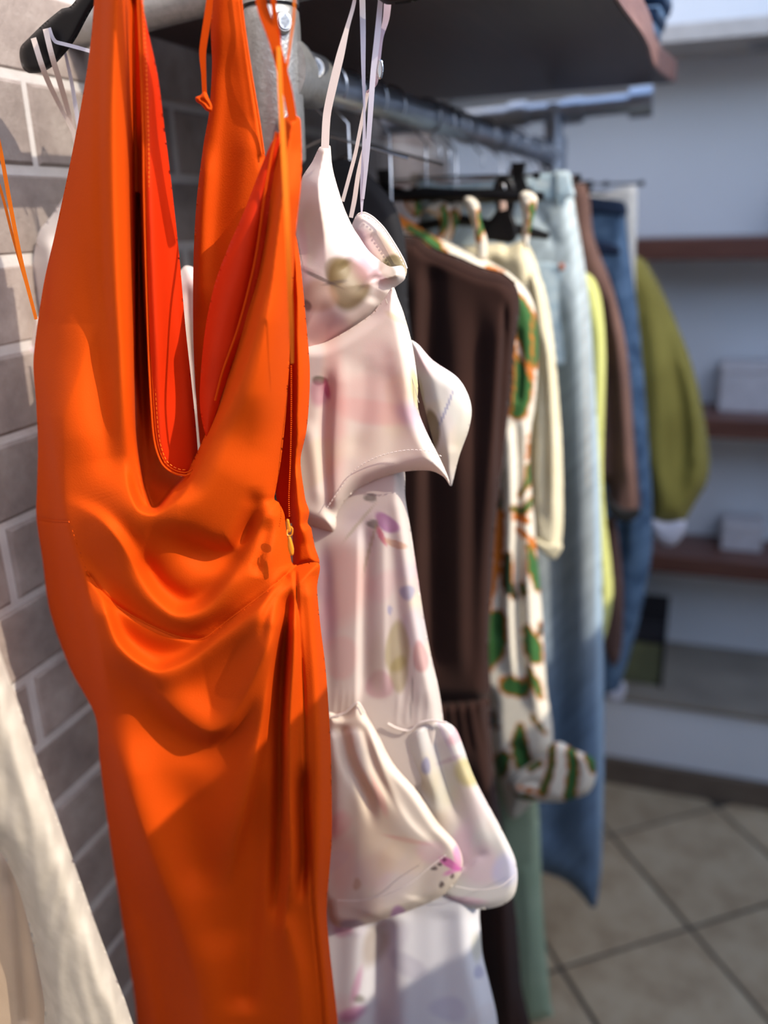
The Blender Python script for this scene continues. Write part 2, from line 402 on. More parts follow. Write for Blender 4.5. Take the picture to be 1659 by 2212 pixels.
# ------------------------------------------------------------------ pipe rack
RX0, RY0, RZ0 = -.45, .935, 1.803; RX1, RY1, RZ1 = -.322, 2.05, 1.765
def rail_pt(y):
    t = (y - RY0) / (RY1 - RY0); return Vector((RX0 + (RX1 - RX0) * t, y, RZ0 + (RZ1 - RZ0) * t))
rack = thing('clothes_rack', 'galvanised pipe clothes rack with joint fittings carrying the hanging clothes', 'clothes rack')
MB().tube([(RX0, RY0, 0.012), (RX0, RY0, 1.93)], .021, 24).build('post', m_galv, rack, True)
MB().tube([(RX0, RY0, 0), (RX0, RY0, .01), (RX0, RY0, .012)], [.055, .055, .03], 24).build('floor_flange', m_galv, rack, True)
MB().tube([rail_pt(RY0), rail_pt(RY1)], .0205, 28).build('rail', m_pipe, rack, True)
fit = MB()
fit.tube([(RX0, RY0, 1.706), (RX0, RY0, 1.708), (RX0, RY0, 1.712), (RX0, RY0, 1.845), (RX0, RY0, 1.857), (RX0, RY0, 1.861)], [.022, .0265, .029, .031, .0305, .027], 32)
v_ = (rail_pt(1.2) - rail_pt(RY0)).normalized(); p0_ = rail_pt(RY0)
fit.tube([p0_, p0_ + v_ * .03, p0_ + v_ * .05, p0_ + v_ * .085, p0_ + v_ * .092, p0_ + v_ * .093], [.04, .036, .030, .029, .027, .021], 32)
fo = fit.build('tee_fitting', m_galv, rack, True)
def set_screw(par, p, d, r=.0095, mat=None):
    d = Vector(d).normalized(); p = Vector(p)
    b = MB().tube([p, p + d * .012, p + d * .0135], [r * 1.25, r * 1.05, r * .95], 20).build('screw_boss', m_galv, par, True)
    MB().tube([p + d * .0132, p + d * .0152, p + d * .0152, p + d * .0135], [r * .78, r * .78, r * .5, r * .45], 16, False).build('set_screw', m_screw, b, True)
    MB().tube([p + d * .0134, p + d * .0137], [r * .52, r * .52], 6).build('hex_socket', m_dark, b)
dd = (.72, -.70, 0)
set_screw(rack, (RX0 + .019, RY0 - .018, 1.842), dd)
set_screw(rack, (RX0 + .019, RY0 - .018, 1.748), dd)
q_ = p0_ + v_ * .062
set_screw(rack, (q_.x + .018, q_.y - .018, q_.z + .006), dd, .0105)
MB().tube([(WX, RY0 + .02, 1.868), (-.36, RY0 + .02, 1.905)], .021, 24).build('cross_pipe', m_galv, rack, True)
MB().tube([(RX0, RY0, 1.863), (RX0, RY0, 1.93)], [.031, .031], 32).build('coupling', m_galv, rack, True)
MB().tube([(-.50, RY0 + .02, 1.892), (-.335, RY0 + .02, 1.908)], [.03, .03], 28).build('pipe_sleeve', m_galv, rack, True)
MB().tube([(RX0, RY0, 1.955), (RX0 + .005, .35, 1.955)], .0205, 24).build('front_arm', m_pipe, rack, True)
# collars along the rail
for y in (1.37, 1.52, 1.68):
    MB().tube([rail_pt(y - .012), rail_pt(y + .012)], .024, 24).build('rail_collar', m_pipe, rack, True)
MB().tube([(RX1, RY1, .012), (RX1, RY1, 1.868)], .021, 20).build('post', m_pipe, rack, True)
MB().tube([(RX1, RY1, 1.70), (RX1, RY1, 1.80)], .029, 24).build('tee_fitting', m_pipe, rack, True)
MB().tube([(RX1, RY1, 0), (RX1, RY1, .01), (RX1, RY1, .012)], [.055, .055, .03], 24).build('floor_flange', m_pipe, rack, True)
MB().tube([(WX, RY1 + .0, 1.843), (-.13, RY1, 1.86)], .02, 20).build('cross_pipe', m_pipe, rack, True)
for x in (-.40, -.28):
    MB().tube([(x - .02, RY1, 1.851), (x + .02, RY1, 1.853)], .027, 20).build('pipe_sleeve', m_pipe, rack, True)
MB().tube([(-.165, RY1, 1.859), (-.118, RY1, 1.861)], .031, 20).build('end_fitting', m_pipe, rack, True)

sh = thing('plank_shelf', 'dark brown thick board shelf with a wavy front edge lying over the pipe rack', 'shelf')
edge = [(-.13, .99), (-.125, 1.1), (-.118, 1.25), (-.108, 1.4), (-.104, 1.55), (-.106, 1.7), (-.100, 1.82), (-.086, 1.93), (-.078, 1.985)]
ec = catmull(edge, 12); zb, zt = 1.884, 1.925
top = [(WX + .012, .99)] + [tuple(p) for p in ec] + [(WX + .012, 1.99)]
k = len(top)
vs = [(x, y, zb) for x, y in top] + [(x, y, zt) for x, y in top]
fs = [tuple(range(k))[::-1], tuple(range(k, 2 * k))] + [(i, (i + 1) % k, k + (i + 1) % k, k + i) for i in range(k)]
m = MB(); m.add(vs, fs); m.build('board', m_wdark, sh, False, .0)
e1 = [(x + .0004, y) for x, y in ec]; e2 = [(x + .005, y) for x, y in ec]; kk = len(e1)
vs = [(x, y, z) for z in (zb + .001, zt - .001) for pp in (e1, e2) for x, y in pp]
fs = []
for i in range(kk - 1):
    for a_, b_ in ((0, 1), (1, 3), (3, 2), (2, 0)): fs.append((a_ * kk + i, b_ * kk + i, b_ * kk + i + 1, a_ * kk + i + 1))
fs += [(0, kk, 3 * kk, 2 * kk), (kk - 1, 3 * kk - 1, 4 * kk - 1, 2 * kk - 1)]
MB().add(vs, fs).build('edge_band', m_wedge, sh)
dj = thing('folded_jeans', 'folded blue denim lying on top of the plank shelf, at the top of the picture', 'jeans')
m_denim = fabric('denim_blue', rgb(90, 122, 158), rgb(58, 86, 122), .8, .3, nsc=30, wave=(420, 'DIAGONAL', .25, .0003))
for i in range(3):
    z = zt + .001 + i * .024
    m = MB(); m.tube([(-.40, 1.76, z + .012), (-.35, 1.76, z + .012), (-.13, 1.76, z + .012), (-.105 + .008 * i, 1.76, z + .012), (-.098 + .008 * i, 1.76, z + .012)], [.01, .012, .012, .011, .004], 12)
    for j in range(len(m.v)):
        x, y, zz = m.v[j]; m.v[j] = (x, 1.78 + (y - 1.76) * 10, zz)
    m.build('denim_fold', m_denim, dj, True)

# ------------------------------------------------------------------ hangers
def hook(m, x, y, z, r=.024, rad=.0017, turn=1, drop=.05):
    """wire hook around the rail whose centre is (x, y, z)"""
    pts = [(x + turn * r * math.cos(a), y, z + r * math.sin(a)) for a in np.linspace(-.5, math.pi * .98, 16)]
    pts = [(x + turn * r * 1.0 * math.cos(a), y, z + r * math.sin(a)) for a in np.linspace(-.6, 3.3, 16)]
    pts += [(x - turn * r * .6, y, z - r * .9), (x, y, z - r * 1.5), (x, y, z - r - drop)]
    m.tube(pts, rad, 8)
def wide_hanger(label, y, hang, w=.20, cx=None, mat=None, name='coat_hanger', group=None, drop=.075, arm=.075, pick=True):
    c = rail_pt(y) if y > RY0 else Vector((RX0, y, 1.955))
    cx = c.x
    t = thing(name, label, 'hanger', group)
    m = MB(); hook(m, c.x, y, c.z, drop=drop - .03); m.build('hook', m_wire, t, True)
    z = c.z - .024 - drop + .02
    pts = [(cx + s * w * a, y, z - arm * (abs(a) ** 1.2)) for s, a in [(-1, 1), (-1, .8), (-1, .55), (-1, .3), (-1, .12), (1, 0), (1, .12), (1, .3), (1, .55), (1, .8), (1, 1)]]
    mm = MB(); mm.tube(pts, [.006, .009, .009, .008, .009, .011, .009, .008, .009, .009, .006], 10)
    mm.build('body', mat or m_plastic, t, True)
    return t
def clip_hanger(label, y, w=.17, zbar=None, mat=None, clips=(-.8, .8), cmat=None, tilt=0, name='clip_hanger', sz=1.0, drop=.05):
    c = rail_pt(y); t = thing(name, label, 'hanger')
    m = MB(); hook(m, c.x, y, c.z, drop=drop - .02); m.build('hook', m_wire, t, True)
    z = c.z - .024 - drop
    b = MB(); b.tube([(c.x - w, y + tilt, z - .004), (c.x, y, z), (c.x + w, y - tilt, z - .004)], .0024 * sz, 8); b.build('bar', mat or m_wire, t, True)
    e = MB(); e.tube([(c.x + w - .004, y - tilt, z - .004), (c.x + w + .006, y - tilt, z - .004)], .0055, 8); e.build('end_cap', m_plastic, t, True)
    for s in clips:
        x = c.x + s * w; yy = y - tilt * s
        q = MB()
        for sy in (-1, 1):
            q.add([(x - .011 * sz, yy + sy * .005, z + .016 * sz), (x + .011 * sz, yy + sy * .005, z + .016 * sz), (x + .008 * sz, yy + sy * .003, z - .006), (x - .008 * sz, yy + sy * .003, z - .006), (x - .018 * sz, yy + sy * .011, z - .03 * sz), (x + .018 * sz, yy + sy * .011, z - .03 * sz),
                   (x - .011 * sz, yy + sy * .008, z + .016 * sz), (x + .011 * sz, yy + sy * .008, z + .016 * sz), (x + .008 * sz, yy + sy * .006, z - .006), (x - .008 * sz, yy + sy * .006, z - .006), (x - .018 * sz, yy + sy * .014, z - .03 * sz), (x + .018 * sz, yy + sy * .014, z - .03 * sz)],
                  [(0, 1, 2, 3), (3, 2, 5, 4), (7, 6, 9, 8), (8, 9, 10, 11), (0, 6, 7, 1), (4, 5, 11, 10), (0, 3, 9, 6), (3, 4, 10, 9), (1, 7, 8, 2), (2, 8, 11, 5)])
        q.build('clip', cmat or m_plastic, t)
    return t

exec_garments = True
# ------------------------------------------------------------------ orange dress
dress = thing('halter_dress', 'bright orange cowl-neck halter dress with a side zip hanging in front', 'dress')
L_EDGE = [(236, -165), (222, -120), (207, -40), (196, 90), (180, 200), (152, 350), (120, 500), (95, 610), (77, 730), (72, 790), (78, 870), (82, 960), (80, 1050), (80, 1120)]
L_LOW = [(92, 1210), (108, 1320), (150, 1440), (205, 1545), (215, 1640), (225, 1720), (240, 1830), (258, 1950), (275, 2060), (290, 2150), (302, 2270), (325, 2420), (350, 2590)]
R_LOW = [(764, 2590), (750, 2420), (734, 2270), (728, 2190), (712, 2050), (706, 1960), (716, 1830), (717, 1740), (714, 1600), (704, 1450), (692, 1350), (685, 1270), (689, 1217)]
R_UP = [(640, 1222), (630, 1215), (619, 1150), (614, 1110), (602, 1085), (592, 1078), (606, 1000), (617, 900), (624, 800), (628, 700), (634, 600), (640, 500), (650, 400), (652, 330), (649, 258), (640, 250), (616, 254), (606, 280)]
CREASE = [(590, 330), (575, 420), (555, 560), (520, 700), (485, 800), (468, 865), (445, 935), (400, 1027)]
HEM = [(375, 1021), (352, 1003), (338, 970), (331, 930), (326, 860), (322, 780), (315, 560), (311, 400), (310, 300), (306, 180), (304, 130), (296, -40), (274, -120), (250, -165)]
FULL = L_EDGE + L_LOW + R_LOW + R_UP + CREASE + HEM
SEAM = [(80, 1120), (115, 1125), (150, 1127), (175, 1200), (195, 1245), (225, 1285), (265, 1317), (320, 1348), (370, 1370), (400, 1378), (430, 1381), (448, 1376), (500, 1335), (560, 1290), (600, 1258), (628, 1232), (640, 1222)]
ST = [
    # column fold under the left strap, and the cavity beside it
    S([(250, -60), (243, 150), (243, 370), (250, 600), (262, 800), (272, 980), (288, 1090)], .016, 30, 22, .02, .25),
    S([(222, -60), (217, 150), (216, 370), (224, 600), (238, 760), (250, 900)], -.006, 12, 10, .02, .3),
    S([(286, -60), (288, 150), (292, 370), (297, 600), (303, 800), (312, 980), (330, 1060)], -.030, 11, 14, .05, .2),
    (None, catmull([(295, 420), (293, 600), (291, 800), (293, 930), (300, 995), (310, 1055), (326, 1098), (345, 1096), (374, 1060), (400, 1028), (440, 940), (420, 900), (350, 900), (322, 800), (308, 600), (302, 420)], 8, True), .040, 9),
    # cowl fold one
    S([(262, 980), (276, 1060), (300, 1105), (340, 1112), (390, 1078), (430, 1015), (470, 930), (520, 830), (560, 700), (590, 560), (612, 420), (630, 300)], .030, 75, 13, .12, .12),
    S([(330, 1150), (400, 1150), (450, 1110), (500, 1040), (550, 960)], .006, 60, 60, .2, .3),
    # shaded hollow between folds one and two
    S([(560, 1060), (553, 1110), (530, 1165), (503, 1195), (450, 1190), (390, 1165), (330, 1150), (290, 1150)], -.020, 24, 40, .25, .45),
    S([(548, 1045), (546, 1090), (528, 1150), (505, 1185)], -.006, 18, 22, .3, .3),
    # cowl fold two
    S([(120, 1085), (160, 1096), (215, 1125), (262, 1180), (300, 1250), (335, 1300), (380, 1332), (440, 1320), (500, 1258), (548, 1175), (585, 1080), (605, 980)], .017, 46, 20, .18, .35),
    S([(300, 1190), (345, 1262), (400, 1296), (440, 1285), (490, 1230)], -.007, 22, 25, .2, .3),
    S([(150, 1160), (200, 1215), (260, 1290), (330, 1342), (400, 1368), (470, 1345), (540, 1290)], -.004, 22, 22, .2, .2),
    # waist seam
    S([(186, 1238)] + SEAM[4:], -.0035, 5, 5, .02, .02),
    S([(80, 1121), (115, 1126), (150, 1128)], -.003, 4, 4, .0, .1),
    # fold below the seam
    S([(205, 1262), (228, 1330), (252, 1390), (295, 1432), (345, 1453), (410, 1430), (480, 1378), (560, 1318), (626, 1245)], .018, 36, 16, .12, .12),
    S([(250, 1330), (290, 1385), (345, 1408), (400, 1400), (460, 1362), (520, 1320)], -.004, 18, 24, .2, .2),
    S([(300, 1445), (350, 1500), (400, 1548), (449, 1577), (492, 1560), (530, 1495), (580, 1390), (618, 1290)], .017, 20, 60, .2, .25),
    S([(300, 1500), (360, 1570), (449, 1620), (520, 1580), (560, 1500)], -.009, 50, 26, .3, .3),
    # front panel standing proud of the left side
    S([(92, 760), (118, 950), (148, 1130), (182, 1240), (212, 1350), (232, 1450), (250, 1560)], .017, 20, 130, .25, .2),
    S([(70, 780), (92, 950), (112, 1120), (135, 1300), (180, 1450)], -.010, 22, 18, .2, .3),
    # skirt folds
    S([(232, 1540), (262, 1640), (300, 1757), (350, 1899), (388, 1990), (430, 2130), (450, 2280)], .020, 26, 60, .2, .02),
    S([(215, 1560), (240, 1700), (275, 1850), (318, 2000), (352, 2150), (370, 2290)], -.009, 26, 26, .2, .02),
    S([(262, 1950), (300, 2080), (330, 2200), (345, 2290)], .010, 18, 30, .2, .02),
    S([(608, 1290), (580, 1450), (548, 1640), (512, 1800), (485, 1940)], .018, 44, 16, .1, .3),
    S([(400, 1650), (420, 1800), (450, 1950)], -.007, 40, 50, .3, .3),
    S([(628, 1252), (612, 1400), (608, 1550), (606, 1720), (600, 1900), (590, 2080)], -.020, 18, 12, .08, .3),
    S([(580, 1660), (560, 1850), (540, 2000), (530, 2200)], -.010, 40, 26, .3, .1),
    S([(634, 1290), (633, 1420), (622, 1560), (622, 1700), (628, 1860), (616, 2030)], .014, 11, 15, .1, .2),
    S([(655, 1640), (652, 1740), (655, 1850), (650, 1960)], -.018, 12, 12, .2, .3),
    S([(637, 1225), (648, 1380), (656, 1500), (660, 1640), (668, 1800), (676, 1960), (692, 2120), (704, 2270)], -.004, 4, 4, .02, .02),
    S([(668, 1240), (680, 1400), (688, 1560), (690, 1700), (686, 1850), (684, 1950), (700, 2100), (716, 2270)], .010, 18, 14, .05, .05),
    S([(600, 1950), (640, 2100), (655, 2270)], .010, 26, 22, .2, .02),
    S([(470, 2000), (500, 2150), (510, 2270)], .006, 60, 60, .3, .05),
    # gathers at the waist knot
    S([(552, 1250), (560, 1210), (572, 1165), (588, 1110)], -.006, 14, 14, .2, .3),
    S([(628, 1236), (600, 1275), (575, 1330), (560, 1400)], -.005, 11, 11, .1, .4),
    # soft wide movement on the left wing
    S([(140, 560), (150, 760), (178, 960), (215, 1090)], .006, 45, 55, .3, .3),
    S([(200, 500), (205, 700), (225, 900), (245, 1040)], -.006, 26, 24, .3, .3),
    S([(575, 600), (560, 800), (548, 950)], .006, 50, 50, .3, .3),
    S([(640, 300), (612, 480), (600, 640)], -.003, 14, 14, .1, .3),
]
UB = np.array([(-60, 214), (300, 218), (500, 222), (700, 215), (900, 140), (1100, 142), (1250, 188), (1450, 230), (1600, 250), (1757, 300), (1990, 388), (2300, 455)], float)
def ymain(u, v):
    b = np.interp(v, UB[:, 0], UB[:, 1]); k = np.interp(v, [-60, 500, 900, 1100, 1500, 2200], [.00034, .00030, .00030, .00045, .00050, .00040])
    x = np.maximum(b - u, 0); return .672 + k * (np.sqrt(x * x + 144) - 12)
bod = cloth('bodice', L_EDGE + SEAM[1:] + R_UP[1:] + CREASE + HEM, .672, m_orange, dress, .030, .03, 75, ST, 3, prof=FULL, yfun=ymain)
skp = L_EDGE[-1:] + L_LOW + R_LOW + SEAM[::-1][:-1]
cloth('skirt', skp, .672, m_orange, dress, .030, .03, 75, ST, 3, prof=FULL, yfun=ymain)
# inside of the dress seen through the neckline
cloth('lining', [(300, -40), (318, 60), (340, 160), (356, 280), (373, 420), (388, 560), (400, 700), (412, 810), (424, 930), (428, 1010), (403, 1028), (377, 1022), (353, 1004), (338, 970), (330, 930), (325, 860), (321, 780), (314, 560), (309, 300), (303, 130), (295, -40)], .66, m_orbounce, dress, .004, .004, 18,
      [S([(345, 160), (362, 420), (380, 700), (405, 930)], -.010, 26, 60, .2, .2), S([(322, 60), (330, 300), (338, 600), (350, 880)], .004, 14, 18, .1, .2)], 4,
      yfun=lambda u, v: .652 + .00045 * np.clip(u - (300 + .05 * v), 0, 200), back=True)
cloth('neckline_facing', [(604, 284), (588, 305), (568, 350), (530, 450), (495, 530), (465, 610), (445, 700), (434, 800), (432, 880), (447, 945), (466, 900), (480, 850), (500, 795), (530, 700), (566, 560), (585, 420), (600, 330), (612, 284)], .662, m_orbounce, dress, .006, .004, 25,
      [S([(560, 400), (520, 560), (480, 700), (455, 850)], .006, 26, 26, .2, .2), S([(590, 330), (566, 480), (535, 640), (500, 760)], -.004, 8, 8, .1, .2)], 4)
cloth('back_panel', [(486, -165), (472, -120), (462, -40), (455, 60), (458, 140), (452, 240), (440, 310), (425, 430), (418, 560), (417, 700), (420, 800), (428, 920), (440, 1010), (480, 1020), (560, 1000), (625, 900), (640, 700), (625, 560), (600, 420), (572, 335), (556, 240), (540, 140), (525, 30), (516, -40), (504, -120), (494, -165)], .722, m_orange, dress, .008, .006, 30,
      [S([(520, 0), (540, 160), (566, 330)], .004, 8, 6, .0, .0), S([(495, 60), (490, 250), (470, 480), (450, 640)], -.005, 26, 40, .2, .3), S([(540, 250), (520, 450), (470, 620)], .005, 26, 40, .2, .3), S([(446, 300), (436, 500), (434, 700)], .005, 12, 20, .2, .2)], 4)
cloth('side_back', [(636, 500), (648, 560), (660, 680), (669, 790), (668, 860), (662, 930), (650, 985), (651, 1020), (660, 1080), (668, 1105), (664, 1130), (672, 1140), (680, 1180), (690, 1217), (662, 1224), (634, 1222), (632, 1160), (628, 1080), (628, 980), (631, 860), (630, 700), (628, 560)], .70, m_orange, dress, .018, .01, 20,
      [S([(655, 680), (662, 820), (650, 960)], -.006, 8, 16, .2, .2), S([(640, 1000), (645, 1100), (660, 1180)], .006, 14, 16, .2, .2), S([(634, 640), (640, 800), (638, 960)], .005, 6, 8, .2, .2)], 3)
cloth('inner_side', [(612, 700), (636, 700), (640, 900), (634, 1050), (630, 1130), (610, 1120), (595, 1060), (602, 900)], .712, m_orbounce, dress, .003, .003, 10, step=4)
# piped neckline edges and stitching
neck = HEM[::-1] + [(400, 1027)]
yl = lambda u, v: .672 - .020
def onfield(pts, off=.0006, base=.672, T=.03, er=75, strk=ST, prof=FULL):
    c = catmull(pts, 8); q = c[:, :2]; d, _ = near(q, catmull(prof, 10, True))
    pf = 1 - (1 - np.clip(d / er, 0, 1)) ** 2.4; yb = ymain(q[:, 0], q[:, 1])
    return [(a, b, y - T * p - h - off) for (a, b), p, h, y in zip(q, pf, field(q, strk), yb)]
def tubew(name, pts, r, mat, par, n=6):
    a = np.array(pts); return MB().tube(on_y(a[:, 0], a[:, 1], a[:, 2]), r, n).build(name, mat, par, True)
tubew('waist_seam', onfield(SEAM[:3], .0002), .0010, m_orange, dress)
tubew('waist_seam', onfield([(186, 1232)] + SEAM[4:], -.0002), .0014, m_orange, dress)
hem_in = [(x + 2, y) for x, y in HEM[::-1]]
def off(pts, d):
    c = catmull(pts, 8)[:, :2]; t = np.gradient(c, axis=0); t /= np.linalg.norm(t, axis=1)[:, None]
    return c + np.stack([t[:, 1], -t[:, 0]], 1) * d
HP = HEM[:-2][::-1] + [(402, 1027), (418, 1020)]
tubew('neck_piping', [(u, v, .650) for u, v in off(HP, 0)], .0012, m_orange, dress)
tubew('neck_piping', [(u, v, .6497) for u, v in off(HP, 6)], .0007, m_orange, dress)
stitches('stitching', [(u, v, .6485) for u, v in off(HP, 11)[::3]], m_ribbon_or, dress, 6, 4, 1)
tubew('neck_piping', [(u - 3, v, .6515) for u, v in catmull([(600, 285)] + CREASE[:-2], 8)], .0010, m_orange, dress)
cord('edge_piping', [(516, -40, .71), (528, 60, .71), (543, 160, .71), (558, 250, .71), (570, 332, .71)], .0010, m_orange, dress)
# straps
band('strap', [(520, -165, .66, 12), (556, -40, .655, 22), (568, 20, .655, 24), (590, 80, .652, 24), (606, 140, .65, 23), (622, 200, .648, 21), (633, 262, .646, 19)], m_orange, dress, .003)
band('strap', [(560, -165, .655, 8), (586, -40, .652, 12), (592, 20, .652, 12), (600, 80, .654, 12), (604, 120, .655, 10)], m_orange, dress, .002)
band('hanger_loop', [(602, 100, .650, 10), (606, 200, .632, 11), (613, 330, .612, 12), (620, 470, .598, 12), (625, 600, .598, 11), (629, 700, .606, 10), (631, 785, .62, 7)], m_ribbon_or, dress, .0008)
band('hanger_loop', [(638, -40, .654, 6), (634, 40, .654, 6), (626, 100, .654, 6), (617, 160, .654, 6)], m_ribbon_or, dress, .0008)
band('tie_end', [(458, -40, .70, 12), (448, 40, .70, 16), (438, 110, .70, 15), (440, 160, .70, 11), (442, 205, .70, 10)], m_orange, dress, .002)
cloth('tie_knot', [(440, 198), (432, 206), (422, 210), (424, 220), (434, 226), (444, 238), (456, 242), (459, 230), (452, 214), (446, 200)], .70, m_orange, dress, .005, .004, 8, [S([(430, 212), (446, 222), (454, 236)], -.002, 3, 3)], 1.5)
band('side_strap', [(-40, 150, .66, 9), (0, 320, .665, 9), (20, 430, .67, 9), (45, 560, .672, 9), (78, 690, .675, 7)], m_ribbon_or, dress, .0008)
band('side_strap', [(-40, 300, .67, 6), (0, 405, .672, 6), (30, 520, .674, 6), (78, 688, .676, 5)], m_ribbon_or, dress, .0008)
# zip
zp = cloth('zip_pull', [(622, 1158), (628, 1160), (632, 1172), (635, 1186), (634, 1198), (630, 1201), (625, 1196), (621, 1180)], .628, m_zip, dress, .0025, .0015, 5, step=1)
cord('pull_ring', [(628, 1138, .629), (632, 1142, .627), (631, 1154, .627), (625, 1158, .627), (620, 1154, .627), (621, 1144, .628)], .0007, m_zip, zp)
cloth('zip_slider', [(618, 1124), (620, 1121), (624, 1122), (627, 1134), (629, 1142), (627, 1150), (621, 1150), (619, 1138)], .634, m_zip, dress, .002, .002, 3, step=1)
stitches('zip_teeth', [(629, 790, .664), (629, 900, .664), (627, 1000, .664), (624, 1070, .664), (625, 1118, .652)], m_orange, dress, 2, 2.5, 1.8)

# hanger of the orange dress (above the frame)
wide_hanger('black plastic hanger above the orange dress, its tip in the top left corner', .60, None, .235, drop=.02, arm=.09)

# ------------------------------------------------------------------ floral dress
C_BASE = np.array(rgb(234, 222, 212))
def paint(base, blobs, vary=.04, seed=1):
    base = np.array(base)
    def f(q):
        rs = np.random.RandomState(seed); c = np.tile(base, (len(q), 1))
        for k in range(10):
            a = rs.uniform(0, 6.28); w = rs.uniform(.004, .014)
            c *= (1 + vary * .35 * np.sin((q[:, 0] * math.cos(a) + q[:, 1] * math.sin(a)) * w + rs.uniform(0, 6)))[:, None]
        q0, q1 = q.min(0), q.max(0); wash = []
        for k in range(12):
            cw = ((232, 172, 178), (238, 214, 150), (196, 180, 206), (226, 190, 172), (200, 192, 150))[rs.randint(5)]
            wash.append((rs.uniform(q0[0], q1[0]), rs.uniform(q0[1], q1[1]), rs.uniform(16, 46), rs.uniform(24, 70), rs.uniform(-60, 60), cw, rs.uniform(.12, .34), rs.uniform(.15, .6)))
        for b in wash + list(blobs):
            u, v, ru, rv, an, colr, al, soft = b
            a = math.radians(an); du, dv = q[:, 0] - u, q[:, 1] - v
            x = (du * math.cos(a) + dv * math.sin(a)) / ru; y = (-du * math.sin(a) + dv * math.cos(a)) / rv
            r = np.sqrt(x * x + y * y) * (1 + .07 * np.sin(3 * np.arctan2(y, x) + u))
            soft = max(soft, .18); k = np.clip((1 + soft - r) / (2 * soft), 0, 1); k = k * k * (3 - 2 * k) * al * (.86 + .14 * np.clip(r, 0, 1))
            c = c * (1 - k[:, None]) + np.array(rgb(*colr)) * k[:, None]
        return np.clip(c, 0, 1)
    return f
OLV = (124, 104, 62); PNK = (226, 170, 178); LIL = (170, 150, 190); MAG = (196, 96, 150); GRY = (120, 112, 100); BLU = (160, 160, 196); YEL = (206, 192, 120); ROS = (212, 150, 150)
fl = thing('floral_dress', 'pale blush satin dress with watercolour flowers, flutter and bell sleeves, hanging behind the orange dress', 'dress')
CUP1 = [(708, 313), (690, 318), (674, 350), (652, 385), (643, 430), (636, 500), (600, 560), (590, 700), (600, 790), (660, 790), (688, 780), (700, 768), (745, 735), (805, 688), (846, 640), (852, 622), (875, 602), (870, 575), (840, 575), (800, 545), (775, 510), (762, 490), (744, 450), (728, 400), (718, 360), (714, 316)]
cb1 = [(672, 500, 30, 62, 10, (176, 158, 118), .55, .45), (752, 612, 46, 58, -15, OLV, .9, .12), (728, 585, 28, 30, 0, (116, 98, 52), .6, .1), (690, 640, 38, 34, 20, (196, 160, 132), .7, .25), (664, 660, 8, 13, -20, (90, 70, 66), .8, .4),
       (690, 600, 46, 4, 25, (96, 84, 78), .75, .5), (725, 610, 24, 4, -10, (96, 84, 78), .7, .5), (800, 600, 36, 6, -45, (120, 110, 90), .7, .5), (800, 570, 34, 50, -30, PNK, .45, .5), (690, 740, 60, 60, 0, (236, 160, 150), .6, .6), (690, 480, 40, 80, 20, (240, 226, 206), .5, .5),
       (650, 540, 14, 60, 0, PNK, .5, .5), (640, 520, 2.5, 55, -15, (130, 110, 90), .6, .4), (836, 583, 26, 14, 50, (120, 106, 60), .6, .3)]
cloth('bust_cup', CUP1, .80, m_floral, fl, .034, .01, 110,
      [S([(700, 330), (706, 420), (730, 520), (770, 590)], 0.0025, 40, 40, .3, .3), S([(740, 560), (770, 600), (790, 640)], -0.0043, 22, 22, .2, .3), S([(790, 520), (800, 560), (835, 590), (868, 592)], 0.0050, 16, 18, .2, .1), S([(810, 590), (815, 620), (800, 660)], -0.0037, 18, 16, .2, .3),
       S([(660, 400), (650, 500), (670, 620)], -0.0025, 22, 26, .3, .3), S([(690, 620), (740, 680), (745, 720)], 0.0025, 30, 30, .3, .3)], 3, col=paint(C_BASE, cb1, .05, 2))
cloth('bust_cup', [(772, 462), (786, 459), (806, 470), (830, 494), (855, 532), (872, 562), (879, 580), (874, 600), (850, 600), (810, 585), (780, 550), (758, 500), (764, 476)], .815, m_floral, fl, .008, .006, 30,
      [S([(800, 500), (830, 540), (862, 580)], -0.0025, 20, 14)], 3, col=paint(rgb(232, 218, 206), [(852, 572, 26, 20, 40, (108, 98, 52), .85, .2), (770, 540, 30, 40, 0, PNK, .3, .5)], .03, 5))
stitches('stitching', [(786, 466, .805), (808, 477, .805), (832, 502, .805), (856, 542, .805), (872, 572, .804)], m_ivory, fl, 5, 4, 1.2)
tubew('neck_piping', [(u, v, .806) for u, v in catmull([(774, 462), (787, 459), (806, 469), (830, 493), (855, 531), (872, 561), (879, 580)], 8)], .0008, m_ivory, fl)
SLV = [(848, 620), (860, 645), (872, 676), (888, 733), (897, 782), (903, 834), (902, 870), (908, 900), (926, 942), (948, 985), (966, 1025), (973, 1050), (958, 1030), (930, 1017), (880, 1018), (830, 1030), (782, 1050), (748, 1078), (728, 1110), (726, 1136), (720, 1148), (700, 1144), (650, 1125), (610, 1090), (610, 800), (620, 740), (700, 740), (800, 680)]
sb = [(800, 860, 90, 50, 10, (238, 196, 186), .55, .4), (810, 890, 100, 26, 8, (240, 186, 178), .5, .3), (900, 900, 40, 30, 30, LIL, .5, .5), (720, 900, 26, 160, 0, (236, 160, 150), .45, .5), (900, 850, 9, 50, -12, YEL, .7, .3), (690, 822, 16, 10, 0, (90, 84, 60), .8, .3), (690, 850, 22, 26, 0, (200, 120, 150), .6, .4), (706, 840, 6, 22, -10, (190, 60, 110), .7, .4),
      (860, 690, 30, 6, 30, YEL, .4, .5), (800, 960, 100, 30, -8, (236, 220, 196), .5, .5)]
